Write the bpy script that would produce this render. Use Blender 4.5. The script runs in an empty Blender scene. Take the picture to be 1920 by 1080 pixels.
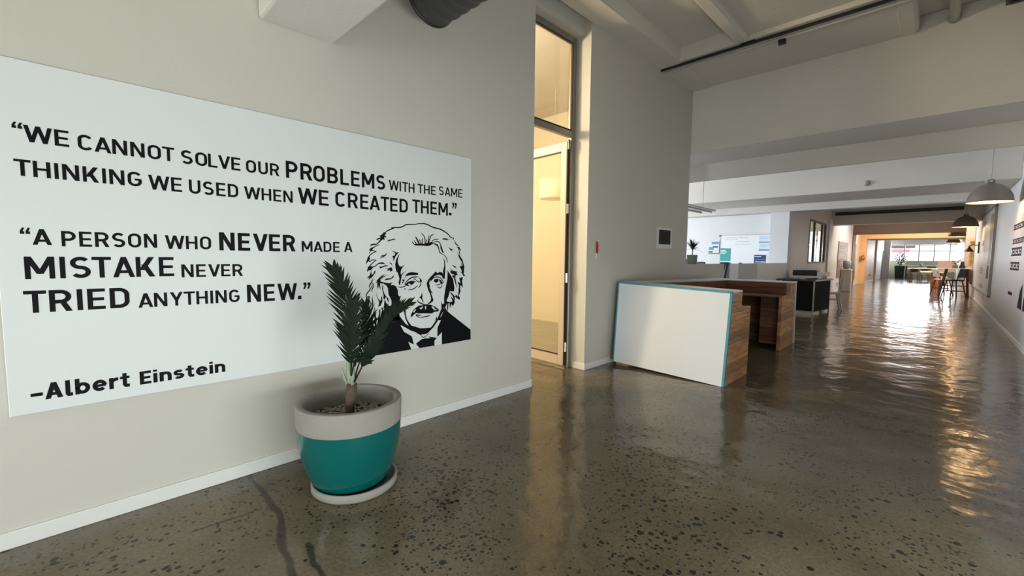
import bpy, bmesh, math, random
from mathutils import Vector, Matrix
from math import sin, cos, pi, radians

random.seed(7)
S = bpy.context.scene
COL = S.collection

# light powers (W) and main surface colours
LB, LR, LO, LE, LS, LW, LH, LC, LP, LBULB = 190, 126, 850, 560, 400, 370, 220, 220, 18, 16.0
FC1, FC2, FC3 = (0.088, 0.070, 0.043), (0.154, 0.124, 0.079), (0.218, 0.178, 0.116)
FSPEC, FBUMP = 0.42, 0.015
WALLC = (0.585, 0.565, 0.505)
CRACKS = [(-3.12, 0.722, -2.78, 0.735, 0.013), (-2.78, 0.735, -2.465, 0.722, 0.019), (-2.465, 0.722, -2.203, 0.653, 0.019), (-2.203, 0.653, -1.9, 0.60, 0.017), (-2.161, 0.752, -1.85, 0.70, 0.012), (-2.68, 0.357, -2.66, 0.66, 0.007)]

# ------------------------------------------------------------------ camera
RX = Vector((0.711056709411026, 0.7030639435952509, 0.009972322590915343))
UY = Vector((-0.058877110987068604, 0.045401621435931565, 0.9972322590915341))
BZ = Vector((0.7006652851421853, -0.7096758302121342, 0.07367750137822235))
cd = bpy.data.cameras.new('camera'); cam = bpy.data.objects.new('camera', cd); COL.objects.link(cam)
mw = Matrix.Identity(4)
for i, v in enumerate((RX, UY, BZ)):
    for k in range(3): mw[k][i] = v[k]
mw.translation = Vector((0, 0, 1.45))
cam.matrix_world = mw
cd.sensor_width = 36; cd.lens = 805 / 1920 * 36; cd.clip_start = 0.05; cd.clip_end = 300
S.camera = cam

# ------------------------------------------------------------------ light
S.view_settings.view_transform = 'Standard'; S.view_settings.look = 'None'
S.view_settings.gamma = 1; S.view_settings.use_curve_mapping = False
S.view_settings.exposure = 0.0
w = bpy.data.worlds.new('sky'); S.world = w; w.use_nodes = True
bg = w.node_tree.nodes['Background']; bg.inputs[0].default_value = (0.93, 0.97, 1.0, 1); bg.inputs[1].default_value = 2.6
try:
    S.cycles.max_bounces = 8; S.cycles.diffuse_bounces = 5; S.cycles.glossy_bounces = 4
    S.cycles.transparent_max_bounces = 12; S.cycles.sample_clamp_indirect = 6.0
    S.cycles.caustics_reflective = False; S.cycles.caustics_refractive = False
except Exception: pass

def area(name, loc, direction, sx, sy, power, color):
    l = bpy.data.lights.new(name, 'AREA'); l.shape = 'RECTANGLE'; l.size = sx; l.size_y = sy
    l.energy = power; l.color = color
    o = bpy.data.objects.new(name, l); COL.objects.link(o); o.location = loc
    o.rotation_euler = Vector(direction).to_track_quat('-Z', 'Y').to_euler()
    return o
area('daylight_back_windows', (-2.1, -5.75, 1.1), (0, 1, 0.0), 2.0, 1.6, LB, (0.93, 1.0, 0.97))
area('added_right_daylight', (1.30, 0.6, 0.6), (-1, 0, 0.0), 4.2, 0.95, LR, (0.92, 1.0, 0.99))  # daylight added through an unseen low opening to brighten left wall and floor
area('daylight_office_windows', (-11.7, 10.3, 2.2), (1, 0, -0.05), 4.2, 2.4, LO, (0.80, 0.90, 1.0))
area('daylight_end_window', (-0.9, 48.4, 2.4), (0, -1, -0.12), 3.6, 1.6, LE, (0.97, 0.98, 1.0))
area('daylight_side_room', (-8.8, 21, 2.2), (1, 0, 0), 4, 2, LS, (1.0, 0.96, 0.9))
def point(name, loc, power, color, r):
    l = bpy.data.lights.new(name, 'POINT'); l.energy = power; l.color = color; l.shadow_soft_size = r
    o = bpy.data.objects.new(name, l); COL.objects.link(o); o.location = loc
    return o
point('warm_room_lamp', (-5.0, 2.5, 3.3), LW, (1.0, 0.84, 0.57), 0.25)
area('hall_downlight', (-0.8, 31.0, 3.6), (0, 0.15, -1), 2.6, 1.0, LH, (1.0, 0.68, 0.40))
area('hall_added_fill', (-1.0, 24.5, 4.2), (0, 0, -1), 3.0, 2.0, LC, (1.0, 0.88, 0.78))  # unseen fill light added to brighten the left hall wall

# ------------------------------------------------------------------ poster data (metres on the wall: along, up)
WORDS = [
  ('“', -0.1872, -0.1524, 2.0291, 2.0581, 0),
  ('WE', -0.1513, -0.0005, 1.9723, 2.0512, 0.165),
  ('CANNOT', 0.0297, 0.4182, 1.9676, 2.0449, 0.165),
  ('SOLVE', 0.4477, 0.7437, 1.9637, 2.0424, 0.165),
  ('OUR', 0.774, 0.9671, 1.961, 2.0396, 0.165),
  ('PROBLEMS', 1.007, 1.7326, 1.9588, 2.0708, 0.17),
  ('WITH', 1.7644, 1.9999, 1.9649, 2.0439, 0.155),
  ('THE', 2.0299, 2.2134, 1.9706, 2.046, 0.155),
  ('SAME', 2.2449, 2.5057, 1.9779, 2.0542, 0.15),
  ('THINKING', -0.1894, 0.27, 1.8089, 1.8865, 0.165),
  ('WE', 0.297, 0.4457, 1.8001, 1.8798, 0.16),
  ('USED', 0.4783, 0.727, 1.7973, 1.8774, 0.165),
  ('WHEN', 0.7588, 1.0453, 1.7954, 1.8726, 0.16),
  ('WE', 1.0785, 1.2873, 1.7958, 1.9039, 0.165),
  ('CREATED', 1.3353, 1.935, 1.7971, 1.9068, 0.165),
  ('THEM', 1.9776, 2.3417, 1.8039, 1.9135, 0.165),
  ('.', 2.3527, 2.3827, 1.8096, 1.8335, 0),
  ('”', 2.3894, 2.4414, 1.8729, 1.9246, 0),
  ('“', -0.1858, -0.1514, 1.534, 1.5641, 0),
  ('A', -0.1474, -0.0821, 1.4824, 1.5593, 0.17),
  ('PERSON', -0.0496, 0.3217, 1.4771, 1.5541, 0.165),
  ('WHO', 0.3567, 0.5751, 1.4725, 1.55, 0.165),
  ('NEVER', 0.616, 1.055, 1.4681, 1.5789, 0.185),
  ('MADE', 1.0948, 1.3604, 1.4674, 1.5409, 0.165),
  ('A', 1.3925, 1.4576, 1.4691, 1.5447, 0.165),
  ('MISTAKE', -0.1795, 0.3913, 1.3164, 1.4255, 0.165),
  ('NEVER', 0.4248, 0.7364, 1.3084, 1.384, 0.165),
  ('TRIED', -0.1896, 0.1931, 1.1507, 1.2595, 0.17),
  ('ANYTHING', 0.2277, 0.7136, 1.1452, 1.2241, 0.165),
  ('NEW', 0.7548, 1.0576, 1.1387, 1.2513, 0.175),
  ('.', 1.0612, 1.0848, 1.1385, 1.1634, 0),
  ('”', 1.0981, 1.1471, 1.2084, 1.2532, 0),
  ('-', -0.19, -0.1488, 0.7363, 0.753, 0),
  ('Albert', -0.1419, 0.1746, 0.714, 0.7959, 0.21),
  ('Einstein', 0.2164, 0.6218, 0.7136, 0.7874, 0.21),
]
PORTRAIT_FILL = [[[1.7754,1.6693],[1.8085,1.6743],[1.8048,1.6583],[1.7863,1.6589]],[[1.7304,1.6327],[1.7363,1.6205],[1.7227,1.6044],[1.7385,1.5953],[1.7333,1.5885],[1.7204,1.5888],[1.716,1.5828],[1.7271,1.5773],[1.7202,1.5716],[1.7031,1.5718],[1.6902,1.5598],[1.6774,1.5478],[1.6605,1.5334],[1.648,1.5343],[1.6691,1.5522],[1.6798,1.5672],[1.6862,1.5766],[1.6526,1.5662],[1.6493,1.57],[1.6548,1.5755],[1.6885,1.5895],[1.6773,1.6006],[1.6994,1.6112],[1.7145,1.6281]],[[1.6647,1.5374],[1.6273,1.5375],[1.6047,1.5312],[1.5935,1.5157],[1.6148,1.5238],[1.652,1.5278]],[[1.6844,1.5333],[1.6561,1.5191],[1.6289,1.5051],[1.6101,1.4825],[1.5857,1.4844],[1.6063,1.5046],[1.6353,1.5167],[1.6604,1.5281]],[[1.593,1.4358],[1.599,1.4244],[1.5877,1.4053],[1.5638,1.3807],[1.5744,1.4129]],[[1.5774,1.3463],[1.594,1.3633],[1.6031,1.3479],[1.6213,1.3516],[1.6037,1.3326],[1.5833,1.3291],[1.5729,1.3159],[1.5703,1.3293]],[[1.654,1.3744],[1.6795,1.3917],[1.705,1.3928],[1.7292,1.3759],[1.7027,1.3792],[1.6793,1.3801]],[[1.7365,1.5718],[1.7633,1.5708],[1.803,1.5828],[1.8319,1.5723],[1.8074,1.5754],[1.7742,1.5644],[1.7436,1.5545],[1.7546,1.5646]],[[1.6767,1.4356],[1.7015,1.4482],[1.7186,1.4503],[1.7434,1.4702],[1.7323,1.4465],[1.7098,1.4327],[1.6723,1.4177],[1.6927,1.4326],[1.7056,1.4405]],[[1.7798,1.4837],[1.8063,1.4818],[1.8204,1.4712],[1.8502,1.4756],[1.8292,1.4533],[1.8156,1.4373],[1.8065,1.4173],[1.7973,1.3966],[1.7959,1.4252],[1.7893,1.4331],[1.7926,1.4443],[1.8081,1.4472],[1.8141,1.4652],[1.7974,1.4769]],[[1.8793,1.476],[1.8563,1.4576],[1.8406,1.4254],[1.8367,1.3973],[1.8446,1.3731],[1.8634,1.3467],[1.906,1.3768],[1.8701,1.3365],[1.863,1.3103],[1.8267,1.311],[1.815,1.3453],[1.8131,1.3773],[1.8234,1.4173],[1.8463,1.4515]],[[1.6655,1.3569],[1.7003,1.3604],[1.7305,1.3707],[1.763,1.3598],[1.7347,1.3621],[1.7002,1.3506],[1.6788,1.3423],[1.6777,1.3509]],[[1.7533,1.3935],[1.7808,1.3855],[1.7928,1.3516],[1.782,1.3716]],[[1.7163,1.3426],[1.7518,1.3413],[1.7694,1.3518],[1.7848,1.3497],[1.7894,1.3249],[1.7624,1.315],[1.7691,1.328],[1.7342,1.3219],[1.7526,1.3342]],[[1.9913,1.5435],[2.0396,1.549],[2.0641,1.553],[2.0838,1.5481],[2.1087,1.5551],[2.144,1.5625],[2.1746,1.5677],[2.1823,1.55],[2.1541,1.5373],[2.1287,1.5295],[2.0837,1.5322],[2.0394,1.5324],[2.008,1.5316]],[[2.2569,1.5529],[2.2749,1.5229],[2.2995,1.4675],[2.2791,1.4795],[2.2605,1.514]],[[2.172,1.5548],[2.2056,1.5558],[2.2342,1.5458],[2.2484,1.5137],[2.2515,1.4878],[2.2657,1.4749],[2.2962,1.4587],[2.2737,1.4611],[2.2461,1.4781],[2.2357,1.5178],[2.2201,1.5368],[2.1952,1.5461]],[[2.2929,1.4324],[2.3069,1.4052],[2.3149,1.3612],[2.3121,1.3016],[2.2894,1.302],[2.303,1.3392],[2.3004,1.3833]],[[2.2794,1.5978],[2.3008,1.6043],[2.3224,1.602],[2.3672,1.5979],[2.3305,1.5935],[2.3452,1.5826],[2.317,1.5909],[2.2847,1.5919]],[[2.3457,1.5298],[2.366,1.517],[2.406,1.5013],[2.3837,1.5],[2.4117,1.4813],[2.3715,1.4976]],[[2.3966,1.6033],[2.4246,1.5753],[2.4398,1.5579],[2.4626,1.545],[2.4557,1.5368],[2.4263,1.5531],[2.4189,1.5707]],[[2.4376,1.531],[2.4683,1.5326],[2.4914,1.5005],[2.4798,1.498],[2.466,1.5136]],[[2.4455,1.4885],[2.4684,1.4549],[2.4874,1.437],[2.5089,1.4143],[2.5224,1.3732],[2.5324,1.3433],[2.5108,1.355],[2.5066,1.3869],[2.4776,1.4188],[2.4661,1.4369]],[[2.4731,1.353],[2.5079,1.3344],[2.5283,1.3433],[2.5267,1.2975],[2.5021,1.2979],[2.4934,1.3232]],[[2.387,1.3682],[2.4162,1.3581],[2.4434,1.3443],[2.4218,1.3468],[2.4514,1.3274],[2.415,1.3423]],[[2.367,1.3384],[2.3909,1.3158],[2.4445,1.3081],[2.4049,1.3021],[2.3825,1.3061]],[[1.8138,1.3585],[1.8589,1.3581],[1.8827,1.3579],[1.867,1.3398],[1.8621,1.3115],[1.8651,1.2912],[1.9162,1.3277],[1.8719,1.2829],[1.8694,1.2627],[1.8598,1.2224],[1.8559,1.2002],[1.846,1.214],[1.8416,1.2271],[1.851,1.2551],[1.8401,1.2958]],[[1.8937,1.2587],[1.9135,1.2901],[1.9324,1.304],[1.9703,1.3103],[2.0086,1.3037],[2.0281,1.3021],[2.0304,1.2853],[1.994,1.2832],[1.9511,1.283],[1.9134,1.2778]],[[1.9096,1.2615],[1.9265,1.2734],[1.918,1.2646]],[[1.8752,1.2503],[1.9048,1.2486],[1.8898,1.2335],[1.8827,1.2133],[1.8726,1.2239],[1.8829,1.2337]],[[1.9011,1.2077],[1.9317,1.23],[1.9649,1.238],[1.9936,1.2341],[2.0105,1.2243],[1.9887,1.2217],[1.9862,1.2114],[1.9646,1.201],[1.941,1.216],[1.9316,1.2115],[1.9362,1.1997],[1.9693,1.1934],[1.9314,1.195],[1.908,1.198]],[[1.8986,1.182],[1.9078,1.1692],[1.9194,1.1625],[1.8952,1.1678]],[[1.5776,1.3589],[1.6042,1.3625],[1.6206,1.3623],[1.5998,1.3434],[1.5793,1.336],[1.5709,1.3194]],[[1.6047,1.3433],[1.6014,1.3165],[1.5908,1.2899],[1.5642,1.2734],[1.5865,1.2739],[1.5772,1.2558],[1.6111,1.2759],[1.6321,1.3005],[1.6424,1.3196],[1.6346,1.3294],[1.6197,1.3008],[1.6093,1.2952]],[[1.6235,1.2756],[1.6147,1.243],[1.5978,1.2167],[1.5823,1.1874],[1.5856,1.2172],[1.6065,1.2472]],[[1.5732,1.1287],[1.5892,1.1312],[1.5847,1.1056],[1.5926,1.0896],[1.5745,1.0781],[1.5676,1.1067],[1.5798,1.1098]],[[1.6182,1.1442],[1.612,1.1194],[1.6193,1.08],[1.6148,1.057],[1.6027,1.047],[1.6093,1.073],[1.6057,1.112]],[[1.6498,1.1686],[1.6452,1.1408],[1.6553,1.1128],[1.6732,1.092],[1.6859,1.0873],[1.6851,1.1228],[1.6957,1.1143],[1.6974,1.0825],[1.6799,1.0482],[1.6577,1.0389],[1.6664,1.0611],[1.6688,1.0766],[1.6593,1.0969],[1.6422,1.137]],[[1.7196,1.2973],[1.6908,1.2855],[1.6565,1.2572],[1.6402,1.2286],[1.6542,1.237],[1.6537,1.2027],[1.6596,1.1783],[1.6677,1.2139],[1.6774,1.1782],[1.6817,1.1859],[1.6781,1.2272],[1.707,1.2221],[1.7327,1.2073],[1.7463,1.1829],[1.7501,1.1349],[1.763,1.1102],[1.7759,1.0853],[1.7769,1.053],[1.7834,1.0385],[1.8466,1.0541],[1.8571,1.0962],[1.8647,1.117],[1.845,1.1125],[1.837,1.13],[1.8351,1.1626],[1.821,1.1956],[1.7943,1.2088],[1.7686,1.207],[1.7887,1.231],[1.7591,1.2241],[1.7157,1.2317],[1.6838,1.2399],[1.681,1.2556],[1.6991,1.2747]],[[1.7723,1.2965],[1.7294,1.2845],[1.7033,1.2694],[1.686,1.2504],[1.6991,1.2735],[1.7164,1.2848]],[[1.8005,1.2895],[1.7728,1.2643],[1.7291,1.2628],[1.716,1.2482],[1.7683,1.2545],[1.7958,1.268]],[[1.6983,1.2126],[1.7034,1.2105],[1.7042,1.173],[1.7146,1.1428],[1.7294,1.1202],[1.7161,1.0952],[1.7054,1.1038],[1.7059,1.1374],[1.6945,1.1813]],[[1.723,1.1253],[1.7488,1.103],[1.7541,1.0707],[1.7433,1.0794],[1.7357,1.0999]],[[1.7162,1.0991],[1.7309,1.0643],[1.7525,1.042],[1.7834,1.0405],[1.8467,1.0561],[1.8437,0.9931],[1.8479,0.9538],[1.8727,0.9124],[1.686,0.9309],[1.6647,0.9331],[1.7078,0.9587],[1.6852,1.032],[1.6959,1.0312],[1.7126,0.9941],[1.7089,1.0421]],[[1.8823,1.0372],[1.9073,1.027],[1.9068,0.965],[1.9156,0.9081],[1.896,0.91],[1.8942,0.9661],[1.8852,1.004]],[[2.1143,1.2129],[2.1322,1.2422],[2.1579,1.2672],[2.1639,1.2455],[2.1475,1.2323],[2.1402,1.2077],[2.1533,1.1748],[2.1421,1.1796],[2.1583,1.1466],[2.1814,1.1142],[2.1572,1.1272],[2.1664,1.1072],[2.1838,1.0627],[2.1801,1.049],[2.1413,1.0279],[2.126,1.0329],[2.1527,1.0518],[2.1601,1.0729],[2.152,1.108],[2.1317,1.1479],[2.1192,1.1828]],[[2.1527,1.2609],[2.1889,1.2923],[2.2072,1.3101],[2.2318,1.2936],[2.2456,1.3059],[2.2744,1.3023],[2.2985,1.2789],[2.3082,1.2433],[2.2839,1.2463],[2.2759,1.2707],[2.2466,1.2802],[2.2045,1.2738],[2.1732,1.2453],[2.1551,1.2308]],[[2.2992,1.3538],[2.3149,1.3537],[2.3121,1.2985],[2.3044,1.239],[2.292,1.2637],[2.2883,1.3122]],[[2.1877,1.2362],[2.2096,1.2472],[2.2369,1.2442],[2.2385,1.2214],[2.22,1.2112],[2.198,1.215]],[[2.2359,1.2455],[2.2651,1.2337],[2.2784,1.2103],[2.2919,1.1975],[2.2623,1.2008],[2.2507,1.221]],[[2.022,1.275],[2.0621,1.2453],[2.0732,1.2123],[2.0644,1.2253],[2.0422,1.2219],[2.0482,1.244]],[[2.0062,1.3054],[2.029,1.2908],[2.0085,1.2879]],[[2.0653,1.135],[2.0721,1.1083],[2.0694,1.0829],[2.0783,1.0611],[2.0932,1.0416],[2.0708,1.0564],[2.0551,1.0838],[2.0354,1.0885],[2.0587,1.1057]],[[2.004,1.0071],[2.0359,1.0224],[2.0755,1.0237],[2.1057,1.024],[2.1516,1.0224],[2.193,1.0054],[2.2244,0.9854],[2.2472,0.965],[2.2296,0.9554],[2.1928,0.9542],[2.1667,0.9429],[2.0952,0.9505],[2.0354,0.9536],[2.0061,0.9617],[1.9769,0.942],[1.9542,0.9265],[1.9568,0.9522],[1.9772,0.984]],[[2.0036,0.9509],[2.0353,0.9451],[2.071,0.9355],[2.0353,0.9336],[2.0181,0.9403],[2.0352,0.9239],[2.0649,0.9168],[2.0351,0.9162],[2.0035,0.9387]],[[2.27,1.0491],[2.2822,1.0075],[2.2789,0.9633],[2.2627,0.9291],[2.2374,0.8761],[2.2214,0.8776],[2.2509,0.9435],[2.2698,0.9773]],[[2.2152,0.9135],[2.2225,0.8775],[2.2045,0.8793]],[[2.3383,1.318],[2.3714,1.275],[2.4004,1.2383],[2.4145,1.1565],[2.4117,1.125],[2.3602,1.1276],[2.349,1.0834],[2.327,1.0489],[2.3352,1.0215],[2.3214,1.0046],[2.3159,0.9826],[2.3378,0.9472],[2.4563,0.8543],[2.2294,0.8769],[2.2723,0.9171],[2.2984,0.9751],[2.2997,1.0863],[2.3162,1.1654],[2.3355,1.2403]],[[2.3648,1.3175],[2.3937,1.3014],[2.4559,1.3061],[2.4388,1.2915],[2.4571,1.2784],[2.4275,1.2691],[2.4247,1.2285],[2.4105,1.2448],[2.3814,1.2703],[2.4218,1.2729],[2.3714,1.2929]],[[2.4105,1.247],[2.4286,1.2374],[2.4463,1.1483],[2.4321,1.1784],[2.4179,1.2152]],[[2.4731,1.3544],[2.5312,1.3538],[2.5238,1.2805],[2.5444,1.2639],[2.5197,1.2613],[2.5021,1.2901],[2.472,1.3044],[2.5079,1.3001],[2.4963,1.3268]],[[2.4704,1.2453],[2.515,1.2541],[2.5034,1.2122],[2.5158,1.1519],[2.4849,1.1808],[2.4809,1.1283],[2.4619,1.1224],[2.4676,1.177],[2.4492,1.2127],[2.4849,1.1991]],[[2.4676,1.1678],[2.4879,1.1257],[2.4665,1.081],[2.4822,1.0571],[2.4706,1.0431],[2.4151,1.0795],[2.4401,1.0916],[2.4573,1.0724],[2.4619,1.1224]],[[2.3591,1.1232],[2.3836,1.1129],[2.419,1.0792],[2.4173,1.0157],[2.3964,0.9877],[2.3835,1.0113],[2.3656,0.9728],[2.359,1.0198],[2.3379,1.0204],[2.3242,1.0379],[2.3462,1.0342],[2.3656,1.0283],[2.3936,1.0355],[2.3713,1.0821],[2.4077,1.0527],[2.3908,1.0854]],[[2.3324,1.0226],[2.3479,1.0215],[2.3445,0.9669],[2.3312,0.9477]],[[1.8845,1.0222],[1.9054,1.0206],[1.9071,0.9542],[1.9208,0.9113],[1.9466,0.8753],[1.9632,0.8567],[1.9993,0.8443],[2.0608,0.8203],[2.0604,0.7601],[1.9941,0.8003],[1.9556,0.8154],[1.913,0.8329],[1.876,0.8662],[1.8947,0.8807],[1.9227,0.8611],[1.8977,0.9467]],[[1.8843,1.0016],[1.8451,0.9966],[1.8133,0.9911],[1.7857,0.9328],[1.6787,0.7761],[1.607,0.6444],[1.7734,0.6493],[1.959,0.6502],[1.9286,0.7242],[1.9836,0.6933],[1.9695,0.7462],[1.9624,0.7682],[1.8894,0.8128],[1.8575,0.8702],[1.8853,0.8651],[1.9369,0.8595],[1.8765,0.9157],[1.8492,0.9512]],[[1.6195,0.7839],[1.6796,0.8398],[1.7499,0.904],[1.8133,0.9911],[1.849,0.9266],[1.7833,0.7296],[1.6942,0.6456],[1.607,0.6444]],[[2.3099,0.9737],[2.3356,0.9469],[2.6085,0.7485],[2.6088,0.6556],[2.2738,0.6525],[2.2741,0.7647],[2.2246,0.7271],[2.226,0.8104],[2.2771,0.8962],[2.2556,0.8938],[2.3016,0.9408]],[[2.22,0.9135],[2.2167,0.8865],[2.1683,0.83],[2.1527,0.8195],[2.0813,0.8223],[2.0316,0.8279],[1.978,0.8445],[1.9777,0.8107],[2.0312,0.7758],[2.081,0.7675],[2.1216,0.7721],[2.1838,0.8195],[2.2368,0.8801],[2.2691,0.9125],[2.2935,0.9594],[2.3018,1.019],[2.2747,1.0209],[2.2719,0.9656],[2.253,0.9184],[2.2262,0.8789]],[[2.0012,0.6994],[2.0307,0.7124],[2.0607,0.7291],[2.0909,0.7316],[2.1522,0.7258],[2.1255,0.7441],[2.2203,0.7214],[2.1938,0.697],[2.1937,0.6541],[2.0303,0.6502],[2.0304,0.6653]]]
PORTRAIT_STROKE = [[0.0068,[[2.0141,1.7098],[1.95,1.7052],[1.9174,1.7004],[1.8805,1.681],[1.8487,1.6733],[1.8085,1.6719],[1.7864,1.666]]],[0.0066,[[1.7929,1.6605],[1.7556,1.6468],[1.7317,1.6312]]],[0.005,[[1.5885,1.4579],[1.6039,1.4824],[1.6286,1.4821],[1.6513,1.4767]]],[0.0057,[[1.6513,1.4767],[1.618,1.4628],[1.589,1.4396],[1.5723,1.4054],[1.5618,1.3807]]],[0.005,[[1.5889,1.4282],[1.5916,1.3977],[1.6172,1.4111],[1.6512,1.4092]]],[0.0057,[[1.6503,1.4092],[1.621,1.39],[1.5961,1.3671],[1.5794,1.3406],[1.5721,1.3171]]],[0.0058,[[1.604,1.3498],[1.6351,1.361],[1.6625,1.3802],[1.6879,1.3898]]],[0.0078,[[2.0093,1.7099],[2.0407,1.7155],[2.0898,1.7185],[2.1246,1.7143],[2.1701,1.6971],[2.2217,1.6871],[2.2531,1.6823],[2.2956,1.6671],[2.3442,1.641],[2.3716,1.6157],[2.4049,1.6067],[2.3966,1.5945]]],[0.0059,[[2.0597,1.6399],[2.0891,1.6153],[2.1004,1.5822],[2.0977,1.5485]]],[0.0058,[[2.0109,1.6039],[2.0276,1.5756],[2.0469,1.545]]],[0.0059,[[2.0727,1.5959],[2.0699,1.5478]]],[0.0058,[[2.0408,1.5864],[2.0616,1.5496]]],[0.0059,[[2.1199,1.5871],[2.1037,1.5487]]],[0.0059,[[2.1403,1.6237],[2.1371,1.5877],[2.1262,1.5451]]],[0.0059,[[2.1945,1.6332],[2.1647,1.6226],[2.1492,1.5923],[2.1313,1.541]]],[0.0059,[[2.1593,1.563],[2.1414,1.5412]]],[0.0058,[[1.9724,1.5635],[1.9913,1.5435],[2.0104,1.5337]]],[0.0058,[[1.9915,1.5744],[2.0105,1.5503],[2.0297,1.5363]]],[0.0058,[[2.0052,1.6057],[2.0204,1.5795],[2.0371,1.5448]]],[0.0051,[[2.2412,1.5934],[2.2057,1.5901],[2.1773,1.5784],[2.1654,1.5568]]],[0.0061,[[2.1746,1.557],[2.2108,1.5722],[2.2422,1.5698],[2.258,1.5529],[2.2738,1.5186],[2.2962,1.4688]]],[0.0053,[[2.2898,1.4621],[2.321,1.4361],[2.3341,1.4052],[2.3329,1.3853]]],[0.0059,[[2.4558,1.5224],[2.4701,1.4956],[2.4759,1.455],[2.4845,1.437]]],[0.0055,[[2.4933,1.3879],[2.4974,1.3642],[2.5195,1.3457]]],[0.0071,[[1.8988,1.2086],[1.9224,1.2365],[1.9508,1.2562],[1.9795,1.2666],[2.0084,1.2678],[2.023,1.2708]]],[0.0054,[[1.9842,1.254],[2.0082,1.2453]]],[0.0057,[[1.8381,1.1916],[1.8663,1.1867],[1.8894,1.1906],[1.9104,1.2008]]],[0.0059,[[1.9335,1.1631],[1.9691,1.1643],[1.998,1.1754],[2.0102,1.182]]],[0.0054,[[1.6104,1.2316],[1.6213,1.2157],[1.6139,1.189],[1.6024,1.1644]]],[0.0058,[[1.6143,1.216],[1.5932,1.1822],[1.5683,1.1528],[1.5598,1.1302],[1.5715,1.0968]]],[0.0054,[[1.5878,1.0938],[1.5977,1.0699],[1.5932,1.047],[1.5756,1.0205]]],[0.0055,[[1.6304,1.0383],[1.6228,1.0057],[1.615,0.9849]]],[0.0047,[[1.6701,1.0214],[1.6655,0.9942]]],[0.0061,[[2.1541,1.2243],[2.1888,1.2556],[2.2307,1.2618],[2.2625,1.2513],[2.2865,1.2197],[2.2892,1.2108],[2.2731,1.2105]]],[0.0057,[[2.2083,1.1911],[2.241,1.1929],[2.2688,1.205]]],[0.0053,[[2.2262,1.1738],[2.2516,1.163],[2.2703,1.1719],[2.2768,1.1981]]],[0.0055,[[2.0082,1.2419],[2.0324,1.2235],[2.062,1.2296]]],[0.0059,[[2.057,1.2235],[2.0519,1.1983],[2.0311,1.1748]]],[0.0046,[[2.0053,1.1826],[2.0248,1.1931]]],[0.0073,[[2.0264,1.0738],[2.0263,1.0561],[2.0558,1.0413],[2.0906,1.0251],[2.1158,1.0233],[2.1388,1.0346]]],[0.0065,[[2.0549,0.9177],[2.1051,0.9216],[2.1485,0.9262]]],[0.0043,[[2.0351,0.7753],[2.0608,0.7536],[2.0859,0.7431],[2.1113,0.7538],[2.1359,0.7734]]]]
PORTRAIT_WHITE = [[[2.0416,0.999],[2.078,1.0141],[2.0664,0.9936],[2.0505,0.9898]],[[2.0945,1.0128],[2.1092,1.0117],[2.1039,0.9812],[2.0979,0.9859]],[[2.1618,1.0034],[2.1799,1.0055],[2.2033,0.9783],[2.2255,0.9712],[2.1981,0.9691],[2.1773,0.9848]],[[1.9762,0.9748],[1.9966,0.9908],[2.0088,0.9949],[1.9867,0.9655]],[[2.3104,0.983],[2.3258,1.011],[2.3346,1.0148],[2.3279,0.957]],[[1.8451,0.9925],[1.881,1.0027],[1.8955,0.9552],[1.9044,0.9171],[1.9331,0.8599],[1.9041,0.8797],[1.8765,0.9157],[1.8492,0.9512]],[[1.8599,0.8712],[1.9038,0.8473],[1.958,0.813],[1.961,0.7684],[1.8894,0.814]],[[1.9652,0.8101],[1.9941,0.7982],[2.048,0.766],[2.0728,0.737],[1.9982,0.6955],[1.9845,0.6923],[1.9732,0.7287]],[[1.9286,0.7242],[1.9547,0.7058],[1.9835,0.6882],[2.003,0.6897],[2.0373,0.66],[1.9591,0.6514]],[[2.2642,0.9179],[2.294,0.9576],[2.2723,0.9171],[2.2561,0.8942]]]

# ------------------------------------------------------------------ helpers
def setp(o, label=None, cat=None, group=None, kind=None):
    if label: o['label'] = label
    if cat: o['category'] = cat
    if group: o['group'] = group
    if kind: o['kind'] = kind
    return o
def obj(name, bm, mat, parent=None, smooth=False, kind=None):
    me = bpy.data.meshes.new(name)
    bmesh.ops.recalc_face_normals(bm, faces=bm.faces[:]) if getattr(bm, '_recalc', False) else None
    if smooth:
        for f in bm.faces: f.smooth = True
    bm.to_mesh(me); bm.free()
    if isinstance(mat, (list, tuple)):
        for m in mat: me.materials.append(m)
    else: me.materials.append(mat)
    o = bpy.data.objects.new(name, me); COL.objects.link(o)
    if parent: o.parent = parent
    if kind: o['kind'] = kind
    return o
def part(name, bm, mat, root, smooth=False, world=True, label=None, kind=None):
    """bm in world coordinates -> child of root (root has a location only at build time)"""
    if world:
        r = root
        off = Vector((0, 0, 0))
        while r: off += r.location; r = r.parent
        bmesh.ops.translate(bm, verts=bm.verts[:], vec=-off)
    o = obj(name, bm, mat, root, smooth, kind)
    if label: o['label'] = label
    return o
def thing(name, label, cat, loc=(0, 0, 0), group=None):
    o = bpy.data.objects.new(name, None); COL.objects.link(o); o.location = loc
    o.empty_display_size = 0.1
    return setp(o, label, cat, group)
def dup(root, loc=None, rotz=None, label=None, group=None):
    def cp(o, par):
        c = o.copy(); COL.objects.link(c)
        if par: c.parent = par
        for ch in list(o.children): cp(ch, c)
        return c
    c = cp(root, None)
    if loc is not None: c.location = loc
    if rotz is not None: c.rotation_euler = (0, 0, rotz)
    if label: c['label'] = label
    if group: c['group'] = group
    return c
def nb(): return bmesh.new()
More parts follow.
